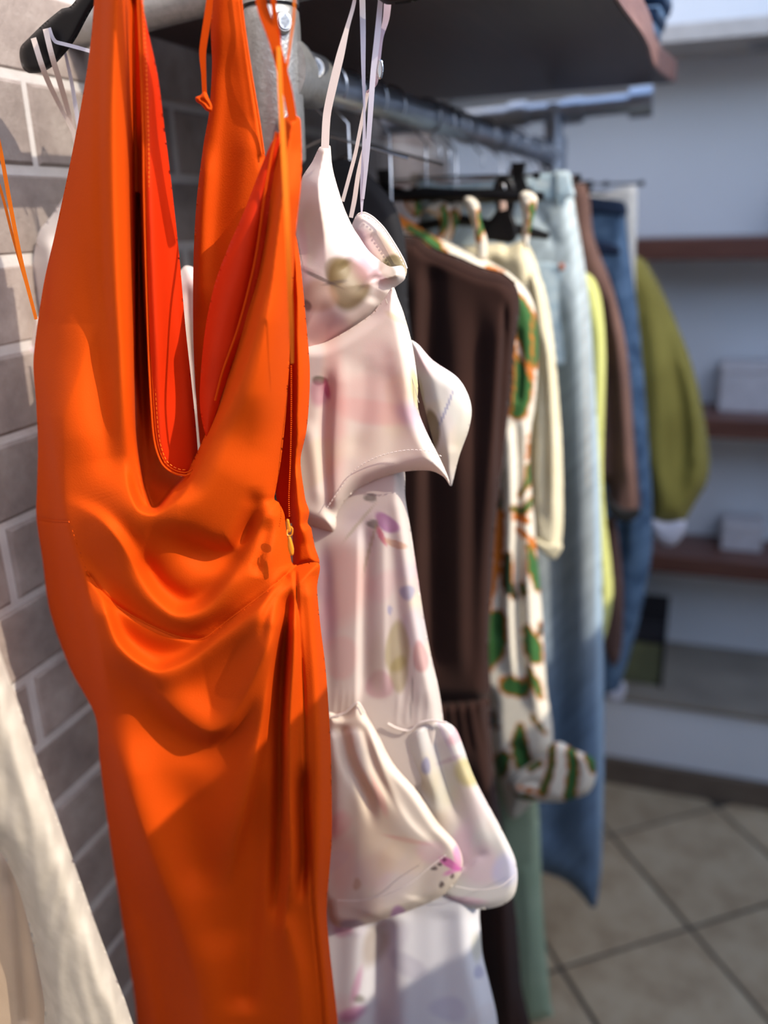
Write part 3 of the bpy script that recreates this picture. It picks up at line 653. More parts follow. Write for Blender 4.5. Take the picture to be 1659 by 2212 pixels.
cloth('flutter_sleeve', SLV, .785, m_floral, fl, .014, .010, 34,
      [S([(735, 760), (728, 900), (722, 1020), (722, 1110)], 0.00372, 16, 26, .2, .1), S([(708, 790), (700, 950), (708, 1080), (715, 1130)], -0.00372, 14, 12, .2, .1), S([(790, 760), (790, 880), (760, 1000)], -0.00150, 20, 24, .2, .2), S([(850, 700), (880, 860), (930, 1000)], 0.00222, 24, 14, .2, .1), S([(830, 780), (850, 920), (850, 1010)], -0.00150, 26, 26, .2, .1),
       S([(660, 900), (680, 1000), (690, 1100)], 0.00222, 16, 16, .2, .2)], 3, col=paint(rgb(238, 224, 210), sb, .05, 3))
stitches('hem_stitching', [(706, 1098, .765), (735, 1055, .766), (770, 1012, .766), (820, 985, .766), (880, 972, .766), (930, 975, .766), (958, 988, .772)], m_ivory, fl, 5, 4, 1.2)
tubew('seam_piping', [(u, v, .776) for u, v in catmull([(833, 645), (850, 700), (868, 750), (888, 810), (905, 870)], 8)], 0.00030, fabric('seam_thread', rgb(190, 180, 165)), fl)
cloth('flutter_sleeve', [(886, 735), (905, 745), (935, 778), (985, 812), (1008, 845), (1019, 885), (1012, 930), (992, 985), (975, 1050), (962, 1030), (940, 970), (910, 850)], .83, m_floral, fl, .014, .012, 40,
      [S([(930, 790), (950, 900), (975, 1010)], 0.00150, 16, 20), S([(985, 830), (990, 900), (976, 980)], -0.00150, 14, 14)], 4,
      col=paint(rgb(230, 224, 214), [(935, 925, 14, 42, -8, OLV, .85, .15), (905, 850, 10, 46, -12, (190, 180, 120), .7, .3), (965, 880, 2.5, 46, 22, (130, 130, 170), .8, .4), (930, 780, 40, 24, 40, PNK, .5, .5), (1000, 870, 20, 60, 10, (236, 232, 216), .6, .5)], .04, 8))
SKT = [(620, 1060), (740, 1040), (800, 1010), (868, 1005), (876, 1080), (888, 1150), (900, 1230), (915, 1330), (932, 1420), (948, 1490), (958, 1570), (950, 1640), (900, 1720), (700, 1720), (640, 1600)]
kb = [(800, 1075, 14, 9, 0, (110, 104, 98), .8, .25), (806, 1132, 14, 9, 5, (110, 104, 98), .8, .25), (836, 1130, 30, 16, 38, (170, 110, 160), .85, .2), (824, 1158, 6, 22, -25, (200, 80, 110), .8, .3), (855, 1175, 26, 8, 18, (206, 160, 130), .8, .2), (880, 1280, 16, 16, 0, (150, 150, 184), .75, .3), (858, 1400, 26, 56, 4, (180, 166, 118), .75, .12),
      (862, 1455, 20, 40, 5, (170, 152, 92), .6, .2), (908, 1420, 16, 34, -8, (206, 150, 146), .75, .15), (842, 1318, 5, 10, 0, BLU, .7, .4), (740, 1260, 50, 90, 0, (232, 176, 166), .6, .4), (700, 1360, 26, 60, 10, (190, 110, 150), .5, .5), (730, 1420, 44, 46, 0, (232, 182, 176), .5, .15), (800, 1180, 3, 60, 15, (170, 160, 120), .6, .4), (775, 1130, 3, 50, 40, (170, 160, 120), .6, .4),
      (820, 1480, 30, 30, 0, (206, 150, 160), .6, .2), (700, 1250, 20, 60, 0, (150, 110, 150), .5, .5), (906, 1230, 8, 60, -6, PNK, .6, .4), (740, 1560, 40, 20, -20, (226, 160, 166), .5, .4), (812, 1430, 16, 60, 0, (212, 196, 170), .4, .5), (890, 1500, 2, 60, 4, (130, 120, 120), .6, .4)]
pl = [S([(772, 1120), (772, 1250), (768, 1400), (768, 1560)], 0.00372, 60, 7, .15, .15), S([(790, 1110), (785, 1300), (785, 1520)], -0.00300, 8, 16, .15, .15), S([(826, 1100), (828, 1300), (832, 1520)], 0.00258, 22, 10, .15, .15), S([(700, 1150), (705, 1350), (710, 1550)], -0.00222, 16, 18, .2, .2), S([(866, 1050), (890, 1300), (930, 1540)], 0.00258, 26, 14, .1, .1), S([(845, 1120), (862, 1350), (880, 1560)], -0.00186, 12, 16, .2, .2)]
for i, u in enumerate((722, 738, 752, 764, 860, 880, 905, 925)):
    pl.append(S([(u + 4, 1470), (u, 1520), (u - 4, 1570)], 0.00060, 4, 4, .5, .1))
cloth('skirt', SKT, .805, m_floral, fl, .018, .012, 30, pl, 4, col=paint(rgb(234, 220, 210), kb, .05, 4))
BEL1 = [(706, 1540), (740, 1545), (772, 1515), (792, 1545), (818, 1590), (850, 1650), (900, 1708), (945, 1775), (985, 1820), (1000, 1858), (992, 1895), (955, 1935), (890, 1965), (810, 1992), (765, 2003), (730, 2003), (712, 1985), (706, 1955), (690, 1940), (680, 1700)]
b1 = [(972, 1866, 26, 9, 30, (222, 80, 176), .85, .35), (988, 1850, 8, 24, -10, (226, 120, 190), .7, .4), (978, 1882, 22, 5, -20, (226, 110, 190), .7, .4), (938, 1876, 7, 4, -10, (60, 30, 40), .9, .3), (950, 1867, 5, 3.5, -10, (60, 30, 40), .9, .3), (960, 1857, 5, 3.5, -10, (60, 30, 40), .9, .3), (954, 1911, 5, 7, 20, (60, 30, 40), .9, .3), (977, 1893, 3.5, 6, 20, (70, 30, 50), .9, .3),
      (771, 1910, 8, 13, 10, (214, 180, 150), .9, .2), (860, 1975, 16, 18, 30, (190, 130, 190), .8, .3), (735, 1780, 20, 30, 30, (236, 140, 150), .6, .4), (800, 1770, 60, 90, 0, (246, 222, 190), .6, .5), (820, 1720, 8, 46, -20, (240, 176, 166), .6, .4), (880, 1815, 46, 5, 12, (222, 150, 140), .6, .5), (870, 1850, 50, 40, 0, (238, 210, 182), .5, .3), (740, 1860, 26, 80, 0, (236, 160, 146), .4, .5),
      (900, 1650, 40, 60, 0, (246, 230, 214), .5, .5), (930, 1840, 30, 24, 0, (226, 170, 196), .4, .4), (760, 2000, 26, 14, 0, (160, 140, 180), .6, .3)]
cloth('bell_sleeve', BEL1, .765, m_floral, fl, .012, .008, 24,
      [S([(790, 1550), (830, 1680), (880, 1780), (960, 1850)], 0.0037, 40, 12, .2, .2), S([(735, 1560), (750, 1640), (790, 1720), (810, 1800)], -0.0074, 14, 14, .1, .4), S([(755, 1570), (780, 1660), (830, 1750)], 0.0037, 12, 14, .1, .4), S([(780, 1560), (810, 1660), (870, 1770)], -0.0037, 10, 12, .1, .4), S([(715, 1570), (730, 1700), (725, 1850)], 0.0050, 14, 26, .1, .3), S([(850, 1800), (830, 1900), (800, 1990)], 0.0031, 40, 40, .3, .1), S([(950, 1800), (920, 1870), (900, 1950)], -0.0025, 26, 30, .2, .1)], 3, col=paint(rgb(240, 226, 208), b1, .04, 6))
cloth('bell_sleeve', [(835, 1562), (860, 1574), (885, 1578), (905, 1560), (935, 1555), (965, 1560), (985, 1575), (1000, 1610), (1020, 1668), (1045, 1720), (1075, 1775), (1100, 1825), (1114, 1860), (1118, 1900), (1110, 1935), (1085, 1955), (1045, 1964), (1005, 1960), (965, 1946), (940, 1920), (900, 1700)], .795, m_floral, fl, .009, .008, 20,
      [S([(862, 1580), (880, 1650), (950, 1760)], -0.0062, 10, 14, .1, .4), S([(900, 1570), (925, 1680), (960, 1800)], 0.0050, 16, 18, .05, .3), S([(930, 1565), (960, 1680), (1000, 1800)], -0.0037, 14, 16, .05, .3), S([(960, 1570), (1010, 1700), (1060, 1850)], 0.0043, 26, 18, .1, .2), S([(975, 1850), (1000, 1870), (1030, 1850), (1060, 1840)], -0.0025, 8, 12, .2, .3)], 4,
      col=paint(rgb(234, 228, 220), [(1012, 1668, 34, 28, 30, (206, 190, 120), .8, .3), (920, 1655, 10, 18, 0, (150, 150, 190), .8, .3), (975, 1640, 30, 5, -20, (200, 170, 180), .6, .5), (985, 1590, 14, 22, 30, (232, 170, 180), .7, .4), (1040, 1870, 40, 44, 0, (232, 196, 206), .6, .4), (1090, 1880, 26, 34, 0, (206, 206, 236), .7, .4), (990, 1840, 26, 60, 20, (226, 180, 200), .5, .4), (960, 1590, 4, 60, -25, (180, 150, 190), .4, .5), (1000, 1945, 50, 8, 5, (232, 180, 200), .6, .4)], .03, 7))
stitches('hem_stitching', [(730, 1945, .737), (780, 1945, .735), (840, 1930, .735), (890, 1905, .735), (930, 1872, .736), (965, 1845, .742)], m_ivory, fl, 5, 3, 1.2)
stitches('hem_stitching', [(985, 1915, .768), (1030, 1922, .767), (1080, 1915, .768), (1112, 1890, .782)], m_ivory, fl, 5, 1, 1)
cloth('lower_tier', [(690, 1900), (1020, 1900), (1036, 1990), (1042, 2060), (1056, 2120), (1072, 2190), (1080, 2270), (1120, 2560), (690, 2560), (670, 2270)], .82, m_floral, fl, .03, .014, 50,
      [S([(820, 1980), (815, 2100), (810, 2270)], -0.0087, 20, 26, .1, .0), S([(860, 1960), (865, 2100), (870, 2270)], 0.0050, 26, 30, .1, 0), S([(770, 1990), (765, 2100), (760, 2270)], 0.0050, 30, 22, .1, 0), S([(960, 1960), (965, 2100), (975, 2270)], -0.0031, 30, 30, .1, 0)], 5,
      col=paint(rgb(244, 242, 244), [(810, 2040, 26, 46, 20, (180, 160, 140), .7, .4), (770, 2130, 8, 40, 15, (220, 150, 190), .7, .4), (776, 2158, 12, 8, 0, (100, 90, 60), .7, .4), (760, 2190, 30, 14, -20, (214, 120, 180), .7, .4), (880, 2085, 44, 22, 30, (196, 190, 206), .5, .3), (970, 2180, 40, 26, 10, (214, 208, 226), .6, .3), (740, 2010, 20, 14, 0, (200, 110, 160), .6, .4), (1034, 2100, 10, 14, 0, BLU, .6, .4), (1030, 2045, 12, 30, 0, (216, 214, 186), .6, .4)], .03, 9))  # base colour lifted above the other parts to brighten the tier in shade
# left side of the floral dress, behind the orange one
cloth('bodice_back', [(150, 390), (140, 420), (112, 465), (85, 500), (72, 560), (78, 640), (88, 700), (140, 900), (200, 1000), (440, 1010), (620, 1060), (640, 800), (560, 640), (440, 600), (418, 578), (400, 574), (380, 590), (300, 560), (210, 430)], .83, m_floral, fl, .012, .01, 40,
      [S([(100, 500), (112, 600), (140, 760)], .006, 16, 20), S([(405, 600), (410, 720), (425, 900)], -.004, 8, 8)], 6, col=paint(rgb(236, 224, 216), [(410, 640, 30, 40, 0, PNK, .3, .5), (110, 520, 30, 60, 0, (240, 232, 220), .5, .5)], .04, 12))
cloth('flutter_sleeve', [(84, 685), (60, 710), (20, 755), (-20, 785), (-70, 800), (-70, 845), (-20, 865), (20, 890), (60, 912), (100, 925), (140, 880), (130, 760)], .82, m_floral, fl, .014, .012, 40,
      [S([(60, 740), (40, 800), (30, 860)], .005, 16, 16), S([(20, 770), (0, 820)], -.004, 12, 12)], 3, col=paint(rgb(226, 214, 204), [(50, 800, 14, 50, 20, (214, 150, 170), .6, .4), (-5, 810, 16, 16, 0, (216, 160, 180), .6, .4), (30, 760, 40, 4, 20, (190, 160, 150), .5, .5)], .04, 13))
band('hem_band', [(-70, 842, .804, 16), (-20, 862, .802, 16), (20, 886, .802, 16), (84, 918, .804, 16)], m_ivory, fl, .001)
tubew('gather_seam', [(u, v, .782) for u, v in catmull([(838, 1563), (860, 1574), (885, 1578), (905, 1562), (935, 1556), (965, 1561)], 8)], .0012, m_ivory, fl)
tubew('gather_seam', [(u, v, .755) for u, v in catmull([(706, 1552), (725, 1546), (745, 1540), (772, 1518), (788, 1540)], 8)], .0012, m_ivory, fl)
# straps of the floral dress
band('strap', [(780, -70, .79, 7), (772, -40, .79, 7), (764, 10, .79, 8), (750, 60, .788, 10), (735, 120, .787, 17), (718, 190, .786, 18), (706, 250, .785, 17), (702, 320, .782, 17)], m_ivory, fl, .002)
band('hanger_loop', [(782, -40, .80, 13), (784, 60, .80, 12), (785, 150, .80, 9), (787, 240, .80, 5), (786, 330, .80, 9), (783, 400, .80, 10), (781, 465, .802, 3)], m_white, fl, .0008)
band('hanger_loop', [(822, 0, .795, 11), (815, 80, .795, 13), (806, 160, .795, 12), (799, 260, .795, 11), (792, 350, .797, 9), (784, 430, .80, 6)], m_white, fl, .0008)
band('strap', [(838, 0, .80, 16), (834, 40, .80, 14), (824, 80, .80, 9), (818, 130, .80, 8), (812, 180, .802, 7), (792, 200, .81, 5)], fabric('blush_strap', rgb(228, 206, 216), rgb(214, 192, 204)), fl, .0015)
cloth('strap_slider', [(818, 128), (826, 130), (829, 150), (825, 170), (816, 170), (813, 150)], .797, m_screw, fl, .0015, .001, 3, step=1.5)
band('strap', [(795, 196, .812, 7), (782, 260, .812, 8), (768, 330, .812, 8), (755, 380, .812, 8), (740, 435, .812, 8)], m_ivory, fl, .0015)
band('strap', [(790, 300, .812, 5), (775, 370, .812, 9), (766, 430, .812, 10), (758, 470, .812, 9)], m_ivory, fl, .0015)
band('strap', [(72, 82, .772, 12), (90, 140, .770, 12), (108, 185, .785, 11), (135, 240, .805, 9), (160, 290, .81, 9), (190, 420, .815, 9)], m_ivory, fl, .001)
band('strap', [(98, 62, .772, 12), (112, 120, .768, 12), (130, 180, .785, 12), (150, 250, .81, 10), (170, 330, .815, 10), (200, 440, .82, 9)], m_ivory, fl, .001)
band('hanger_loop', [(106, 60, .772, 8), (112, 78, .772, 8), (120, 90, .773, 8), (138, 95, .774, 8), (165, 102, .776, 8), (200, 112, .778, 8)], m_white, fl, .001)
band('hanger_loop', [(140, 110, .80, 6), (155, 180, .81, 8), (165, 240, .812, 9), (180, 330, .815, 8), (200, 420, .82, 8)], m_white, fl, .001)

fh = thing('coat_hanger', 'black plastic hanger holding the floral dress, its left arm showing beside the brick wall', 'hanger')
HB = [(42, 120), (45, 100), (62, 82), (95, 50), (133, 19), (152, 14), (172, -10), (240, -80), (330, -160), (420, -215), (480, -235), (540, -225), (640, -170), (760, -90), (850, -35), (900, -10), (906, 0), (885, 7), (850, 10), (830, 8), (800, -15), (720, -65), (620, -120), (530, -165), (480, -178), (420, -165), (330, -110), (260, -50), (205, 10), (160, 90), (118, 140), (90, 156), (62, 158), (48, 145)]
cloth('body', HB, .785, m_plastic, fh, .007, .007, 14, step=5)
m = MB(); hp = P(490, -205, .785); hook(m, RX0, .785, 1.955, drop=.02); m.build('hook', m_wire, fh, True)

# ------------------------------------------------------------------ pale linen garments nearest the camera
m_linen = fabric('cream_linen', rgb(208, 196, 178), rgb(196, 184, 166), .8, .2, 140, 1.0, .15, nsc=60)
ln = thing('linen_shirt', 'cream crinkled linen garment, blurred at the bottom left, nearest the camera', 'shirt')
wk = [S([(-60, 1420 + 26 * i), (60 + 3 * i, 1428 + 27 * i), (120 + 7 * i, 1410 + 29 * i)], .0010, 6, 7, .2, .3) for i in range(0)]
cloth('sleeve', [(-70, 1260), (-25, 1340), (4, 1420), (40, 1520), (66, 1600), (100, 1700), (140, 1810), (176, 1910), (208, 2000), (246, 2100), (280, 2190), (300, 2290), (110, 2290), (95, 2160), (72, 2040), (40, 1920), (0, 1840), (-70, 1780)], .42, m_linen, ln, .02, .012, 60, wk, 5, wr=.0012)
ln2 = thing('linen_dress', 'beige garment half hidden by the cream linen one in the bottom left corner', 'dress')
cloth('body', [(-80, 1740), (0, 1810), (50, 1900), (90, 2020), (118, 2130), (150, 2290), (-80, 2290)], .452, fabric('beige_cloth', rgb(206, 180, 152), rgb(190, 164, 138), .8), ln2, .014, .01, 50, [S([(10, 1850), (40, 2000), (60, 2200)], -.006, 16, 16, .2, 0)], 6)
band('trim_tape', [(45, 1900, .436, 6), (75, 2010, .436, 7), (98, 2110, .436, 9), (120, 2230, .436, 14)], m_white, ln2, .001)

# ------------------------------------------------------------------ brown dress
m_brown = fabric('brown_jersey', rgb(54, 34, 28), rgb(46, 28, 23), .85, .3, 700, .3, nsc=5, spec=.1)
bd = thing('brown_dress', 'long dark chocolate brown dress with a gathered lower tier, behind the floral dress', 'dress')
BUP = [(620, 560), (700, 500), (790, 470), (845, 480), (862, 508), (885, 512), (905, 514), (922, 530), (942, 540), (990, 558), (1040, 580), (1085, 592), (1112, 612), (1122, 640), (1122, 680), (1110, 760), (1104, 840), (1092, 950), (1080, 1050), (1070, 1150), (1062, 1280), (1056, 1400), (1052, 1512), (950, 1520), (800, 1520), (680, 1500)]
cloth('bodice', BUP, 1.22, m_brown, bd, .035, .02, 40,
      [S([(905, 540), (900, 700), (905, 900), (900, 1200), (905, 1500)], 0.0108, 26, 14, .1, .1), S([(935, 560), (930, 800), (935, 1100), (940, 1480)], -0.0132, 18, 24, .05, .1), S([(990, 600), (985, 800), (995, 1100), (1000, 1490)], 0.0084, 26, 26, .2, .1), S([(1032, 620), (1030, 900), (1020, 1200), (1022, 1490)], -0.0084, 16, 20, .2, .1), S([(1078, 650), (1070, 900), (1055, 1200), (1045, 1480)], 0.0072, 20, 14, .1, .1),
       S([(1092, 640), (1090, 720), (1082, 860), (1068, 1100)], -0.0120, 6, 7, .1, .3), S([(935, 542), (1000, 566), (1085, 600)], 0.0018, 5, 5, .1, .1)], 5)
fo_ = [S([(u - 4, 1500), (u + 4, 1560), (u + 12 + (u - 960) * .12, 1640)], (.0035 if i % 2 else -.0035), 7, 7, .1, .35) for i, u in enumerate(range(940, 1062, 11))]
fo_ += [S([(960, 1600), (990, 1850), (1010, 2270)], .016, 20, 16, .2, 0), S([(1000, 1620), (1030, 1850), (1060, 2270)], -.018, 16, 16, .2, 0), S([(1040, 1620), (1075, 1850), (1100, 2270)], .014, 16, 14, .2, 0)]
cloth('lower_tier', [(690, 1490), (850, 1512), (950, 1508), (1052, 1503), (1058, 1560), (1066, 1640), (1078, 1740), (1094, 1840), (1108, 1920), (1118, 2000), (1126, 2120), (1134, 2290), (640, 2290)], 1.225, m_brown, bd, .042, .02, 36, fo_, 5)
cord('seam_cord', [(862, 508, 1.205), (905, 512, 1.195), (940, 538, 1.19), (990, 556, 1.188), (1040, 578, 1.188), (1085, 590, 1.19), (1114, 612, 1.20)], .0012, m_brown, bd)
wide_hanger('wire hook and slim hanger holding the brown dress, just right of the black top', 1.22, None, .15, drop=.19, arm=.05)

# black garment shoulder between floral and brown
m_black = fabric('black_cloth', (.010, .010, .012), (.006, .006, .008), .8, .2, 600, .3)
bk = thing('black_top', 'black sleeveless top glimpsed behind the straps of the floral dress', 'top')
cloth('body', [(520, 420), (640, 385), (700, 350), (760, 345), (800, 380), (850, 440), (875, 520), (880, 640), (870, 900), (600, 900), (520, 700)], 1.10, m_black, bk, .015, .012, 30, step=9)
wide_hanger('slim black hanger carrying the black top, close behind the front post', 1.10, None, .07, drop=.15, arm=.04)

# ------------------------------------------------------------------ leaf print dress
GRN = np.array(rgb(58, 104, 52)); RST = np.array(rgb(196, 112, 36)); CRM = np.array(rgb(234, 226, 208)); DGR = np.array(rgb(34, 58, 34))
def leafprint(strokes, base=CRM, edge=4.5):
    pls = [(catmull([s[:2] for s in p], 10), catmull([(s[2], 0) for s in p], 10)[:, 0] if False else None, p, colr, e) for p, colr, e in strokes]
    def f(q):
        c = np.tile(base, (len(q), 1)); rs = np.random.RandomState(4)
        nz = sum(np.sin(q[:, 0] * rs.uniform(.05, .3) + q[:, 1] * rs.uniform(.05, .3) + rs.uniform(0, 6)) for _ in range(6)) * 1.1
        c *= (1 + .012 * nz)[:, None]
        for _, _, p, colr, e in pls:
            pp = catmull(p, 10); best = np.full(len(q), 1e9)
            for a, b in zip(pp[:-1], pp[1:]):
                ab = b[:2] - a[:2]; L = ab @ ab
                if L < 1e-9: continue
                t = np.clip(((q - a[:2]) @ ab) / L, 0, 1)
                d = np.linalg.norm(q - (a[:2] + t[:, None] * ab), axis=1) - (a[2] + t * (b[2] - a[2]))
                best = np.minimum(best, d)
            best = best + nz * .5
            ke = np.clip((e - best) / 1.5 + .5, 0, 1)[:, None]; kc = np.clip(-best / 1.5 + .5, 0, 1)[:, None]
            c = c * (1 - ke) + RST * ke
            cc = np.array(colr) * (1 + .10 * np.sin(nz * 1.7))[:, None]
            c = c * (1 - kc) + cc * kc
        return np.clip(c, 0, 1)
    return f
m_leaf = fabric('leaf_print_cotton', (1, 1, 1), None, .7, .2, 700, .3, .08, attr=True)
gd = thing('leaf_print_dress', 'cream dress with green leaves outlined in rust and a knotted cuff, beside the pale jeans', 'dress')
leafs = [([(800, 440, 4), (850, 470, 9), (900, 500, 5)], RST, 1), ([(830, 430, 3), (880, 470, 6), (930, 520, 4)], RST, 1), ([(880, 490, 4), (930, 520, 8), (960, 545, 2)], GRN, 5), ([(1055, 580, 5), (1078, 592, 7), (1085, 605, 3)], RST, 2),
         ([(1122, 640, 3), (1135, 700, 17), (1152, 780, 10)], GRN, 5), ([(1110, 760, 2), (1126, 830, 16), (1118, 885, 14)], GRN, 5), ([(1156, 690, 3), (1160, 760, 7), (1152, 790, 3)], GRN, 4), ([(1142, 790, 2), (1150, 815, 3)], RST, 2), ([(1092, 880, 9), (1100, 800, 8), (1104, 700, 6)], DGR, 4),
         ([(1142, 930, 1), (1139, 990, 2)], RST, 1), ([(1148, 1010, 7), (1138, 1050, 4), (1122, 1070, 2)], GRN, 4), ([(1150, 1080, 4), (1128, 1105, 6), (1110, 1100, 4)], GRN, 4), ([(1114, 1118, 5), (1140, 1126, 4)], RST, 2), ([(1120, 1145, 4), (1145, 1165, 4), (1160, 1185, 2)], RST, 2), ([(1070, 1030, 4), (1076, 1090, 6), (1080, 1130, 4)], DGR, 2),
         ([(1082, 1110, 7), (1076, 1180, 8), (1066, 1260, 5), (1054, 1330, 2)], RST, 1), ([(1142, 1180, 3), (1156, 1230, 10), (1163, 1270, 5)], GRN, 4), ([(1096, 1200, 6), (1096, 1260, 9), (1112, 1290, 4)], DGR, 3), ([(1128, 1266, 5), (1132, 1280, 5)], GRN, 3), ([(1072, 1340, 15), (1068, 1400, 16), (1056, 1440, 6)], GRN, 5), ([(1100, 1480, 14), (1130, 1490, 10), (1138, 1470, 4)], GRN, 5), ([(1138, 1360, 6), (1152, 1400, 14), (1158, 1420, 10)], GRN, 4), ([(1166, 1370, 4), (1168, 1350, 3)], DGR, 3), ([(1142, 1445, 3), (1158, 1480, 6), (1168, 1505, 3)], GRN, 4),
         ([(1148, 1545, 2), (1162, 1565, 3), (1176, 1582, 2)], GRN, 3), ([(1124, 1570, 5), (1122, 1610, 12), (1132, 1650, 12), (1150, 1670, 10)], GRN, 4), ([(1086, 1640, 12), (1078, 1660, 14)], GRN, 4), ([(1112, 1700, 6), (1150, 1715, 4)], RST, 2), ([(1066, 1540, 4), (1070, 1570, 4)], DGR, 2),
         ([(1046, 1300, 6), (1040, 1400, 8), (1046, 1500, 6)], DGR, 3)]
GBD = [(700, 430), (760, 400), (792, 402), (815, 425), (850, 455), (890, 480), (940, 512), (985, 530), (1040, 556), (1085, 580), (1118, 606), (1145, 640), (1158, 680), (1163, 740), (1160, 820), (1155, 880), (1148, 920), (1143, 980), (1146, 1040), (1152, 1100), (1158, 1180), (1166, 1260), (1172, 1350), (1176, 1420), (1182, 1500), (1192, 1560), (1194, 1610), (1186, 1660), (1160, 1720), (1126, 1758), (1108, 1768), (1096, 1755), (1086, 1700), (1066, 1640), (1060, 1560), (1050, 1500), (900, 1450), (760, 1300), (700, 900)]
gp = [S([(1098, 900), (1104, 1100), (1100, 1300), (1110, 1480)], .010, 14, 10, .1, .1), S([(1118, 900), (1122, 1100), (1118, 1300), (1126, 1480)], -.012, 9, 9, .1, .1), S([(1140, 900), (1140, 1150), (1146, 1400), (1160, 1560)], .009, 12, 14, .1, .1), S([(1080, 1000), (1078, 1200), (1076, 1400)], -.010, 10, 10, .1, .1), S([(1118, 700), (1124, 800), (1118, 880)], -.006, 8, 8), S([(1116, 1600), (1140, 1660), (1130, 1700)], -.012, 12, 14), S([(800, 430), (900, 500), (1050, 575)], .006, 14, 14)]
cloth('body', GBD, 1.35, m_leaf, gd, .03, .02, 30, gp, 4, col=leafprint([([(a, b, r * 1.3) for a, b, r in p], c_, e) for p, c_, e in leafs]))
CUF = [(1104, 1690), (1112, 1672), (1135, 1655), (1160, 1640), (1180, 1618), (1196, 1604), (1215, 1604), (1240, 1618), (1268, 1630), (1284, 1640), (1288, 1660), (1284, 1690), (1272, 1712), (1250, 1722), (1215, 1732), (1170, 1732), (1130, 1728), (1110, 1715)]
cl = [([(1192, 1608, 5), (1190, 1660, 6), (1172, 1712, 7)], GRN, 4), ([(1234, 1622, 8), (1238, 1660, 10), (1230, 1720, 12)], GRN, 4), ([(1272, 1634, 8), (1282, 1660, 8)], GRN, 4), ([(1110, 1720, 6), (1150, 1725, 5)], GRN, 3), ([(1120, 1700, 2), (1150, 1708, 3), (1165, 1712, 2)], RST, 2), ([(1145, 1660, 6), (1165, 1650, 6)], GRN, 3)]
cloth('sleeve_cuff', CUF, 1.295, m_leaf, gd, .016, .014, 16, [S([(1112, 1700), (1140, 1690), (1170, 1690)], -.006, 6, 6), S([(1200, 1612), (1200, 1670), (1190, 1725)], .004, 14, 14), S([(1250, 1625), (1262, 1670), (1256, 1720)], .004, 10, 10)], 3, col=leafprint(cl))
for (p_, nm) in (([(1000, 428), (1018, 424), (1034, 440), (1040, 480), (1052, 520), (1050, 560), (1030, 560), (1024, 500), (1012, 460)], 'neck_tie'), ([(1120, 420), (1138, 412), (1160, 424), (1158, 450), (1150, 480), (1142, 520), (1138, 540), (1128, 520), (1128, 460)], 'neck_tie'),
                 ([(868, 430), (890, 424), (908, 436), (912, 462), (896, 470), (880, 456)], 'neck_frill'), ([(916, 452), (940, 434), (972, 440), (980, 462), (968, 500), (950, 530), (940, 520), (952, 480), (930, 462)], 'neck_frill'), ([(975, 440), (1000, 440), (990, 480), (970, 530), (950, 540), (962, 490)], 'neck_frill')):
    u0 = sum(x for x, _ in p_) / len(p_); v0 = sum(y for _, y in p_) / len(p_)
    cloth(nm, p_, 1.36 if nm == 'neck_frill' else 1.34, m_leaf, gd, .01, .006, 12, [S([(u0, v0 - 40), (u0 + 4, v0 + 40)], .004, 8, 8)], 3, col=leafprint([([(u0 + 8, v0 - 26, 6), (u0 + 12, v0 + 4, 7), (u0 + 4, v0 + 30, 3)], GRN, 4)]))
wide_hanger('broad black plastic hanger of the leaf print dress, its bar showing above the collar', 1.345, None, .18, drop=.105, arm=.01)

# ------------------------------------------------------------------ cream rib knit
m_cream = fabric('cream_rib_knit', rgb(240, 230, 196), rgb(232, 220, 184), .85, .4, nsc=20, wave=(95, 'X', .22, .0016))
ck = thing('ribbed_cardigan', 'cream ribbed knit top with long sleeves, beside the pale wide-leg jeans', 'cardigan')
cloth('body', [(760, 560), (860, 535), (1000, 532), (1040, 528), (1085, 526), (1095, 534), (1130, 520), (1150, 545), (1165, 590), (1178, 640), (1190, 700), (1196, 780), (1180, 1000), (1000, 1100), (780, 1050)], 1.47, m_cream, ck, .03, .02, 30, [S([(1060, 530), (1075, 700), (1080, 900)], -.012, 20, 18), S([(1120, 530), (1135, 650), (1150, 800)], .01, 20, 20)], 6)
cloth('sleeve', [(1136, 600), (1150, 580), (1172, 610), (1186, 670), (1198, 760), (1206, 850), (1213, 950), (1216, 1050), (1216, 1130), (1210, 1185), (1196, 1206), (1176, 1196), (1150, 1168), (1142, 1120), (1142, 1000), (1146, 900), (1150, 800), (1146, 700)], 1.45, m_cream, ck, .03, .02, 26, [S([(1184, 700), (1192, 850), (1196, 1000), (1192, 1150)], .008, 12, 10), S([(1166, 700), (1176, 900), (1176, 1100)], -.006, 10, 10)], 4)
cloth('cuff', [(1150, 1160), (1180, 1172), (1214, 1176), (1212, 1190), (1198, 1208), (1184, 1204), (1162, 1184)], 1.425, m_cream, ck, .008, .01, 8, step=3)
wide_hanger('wire hook and slim hanger holding the cream ribbed knit top', 1.47, None, .155, drop=.14, arm=.03)

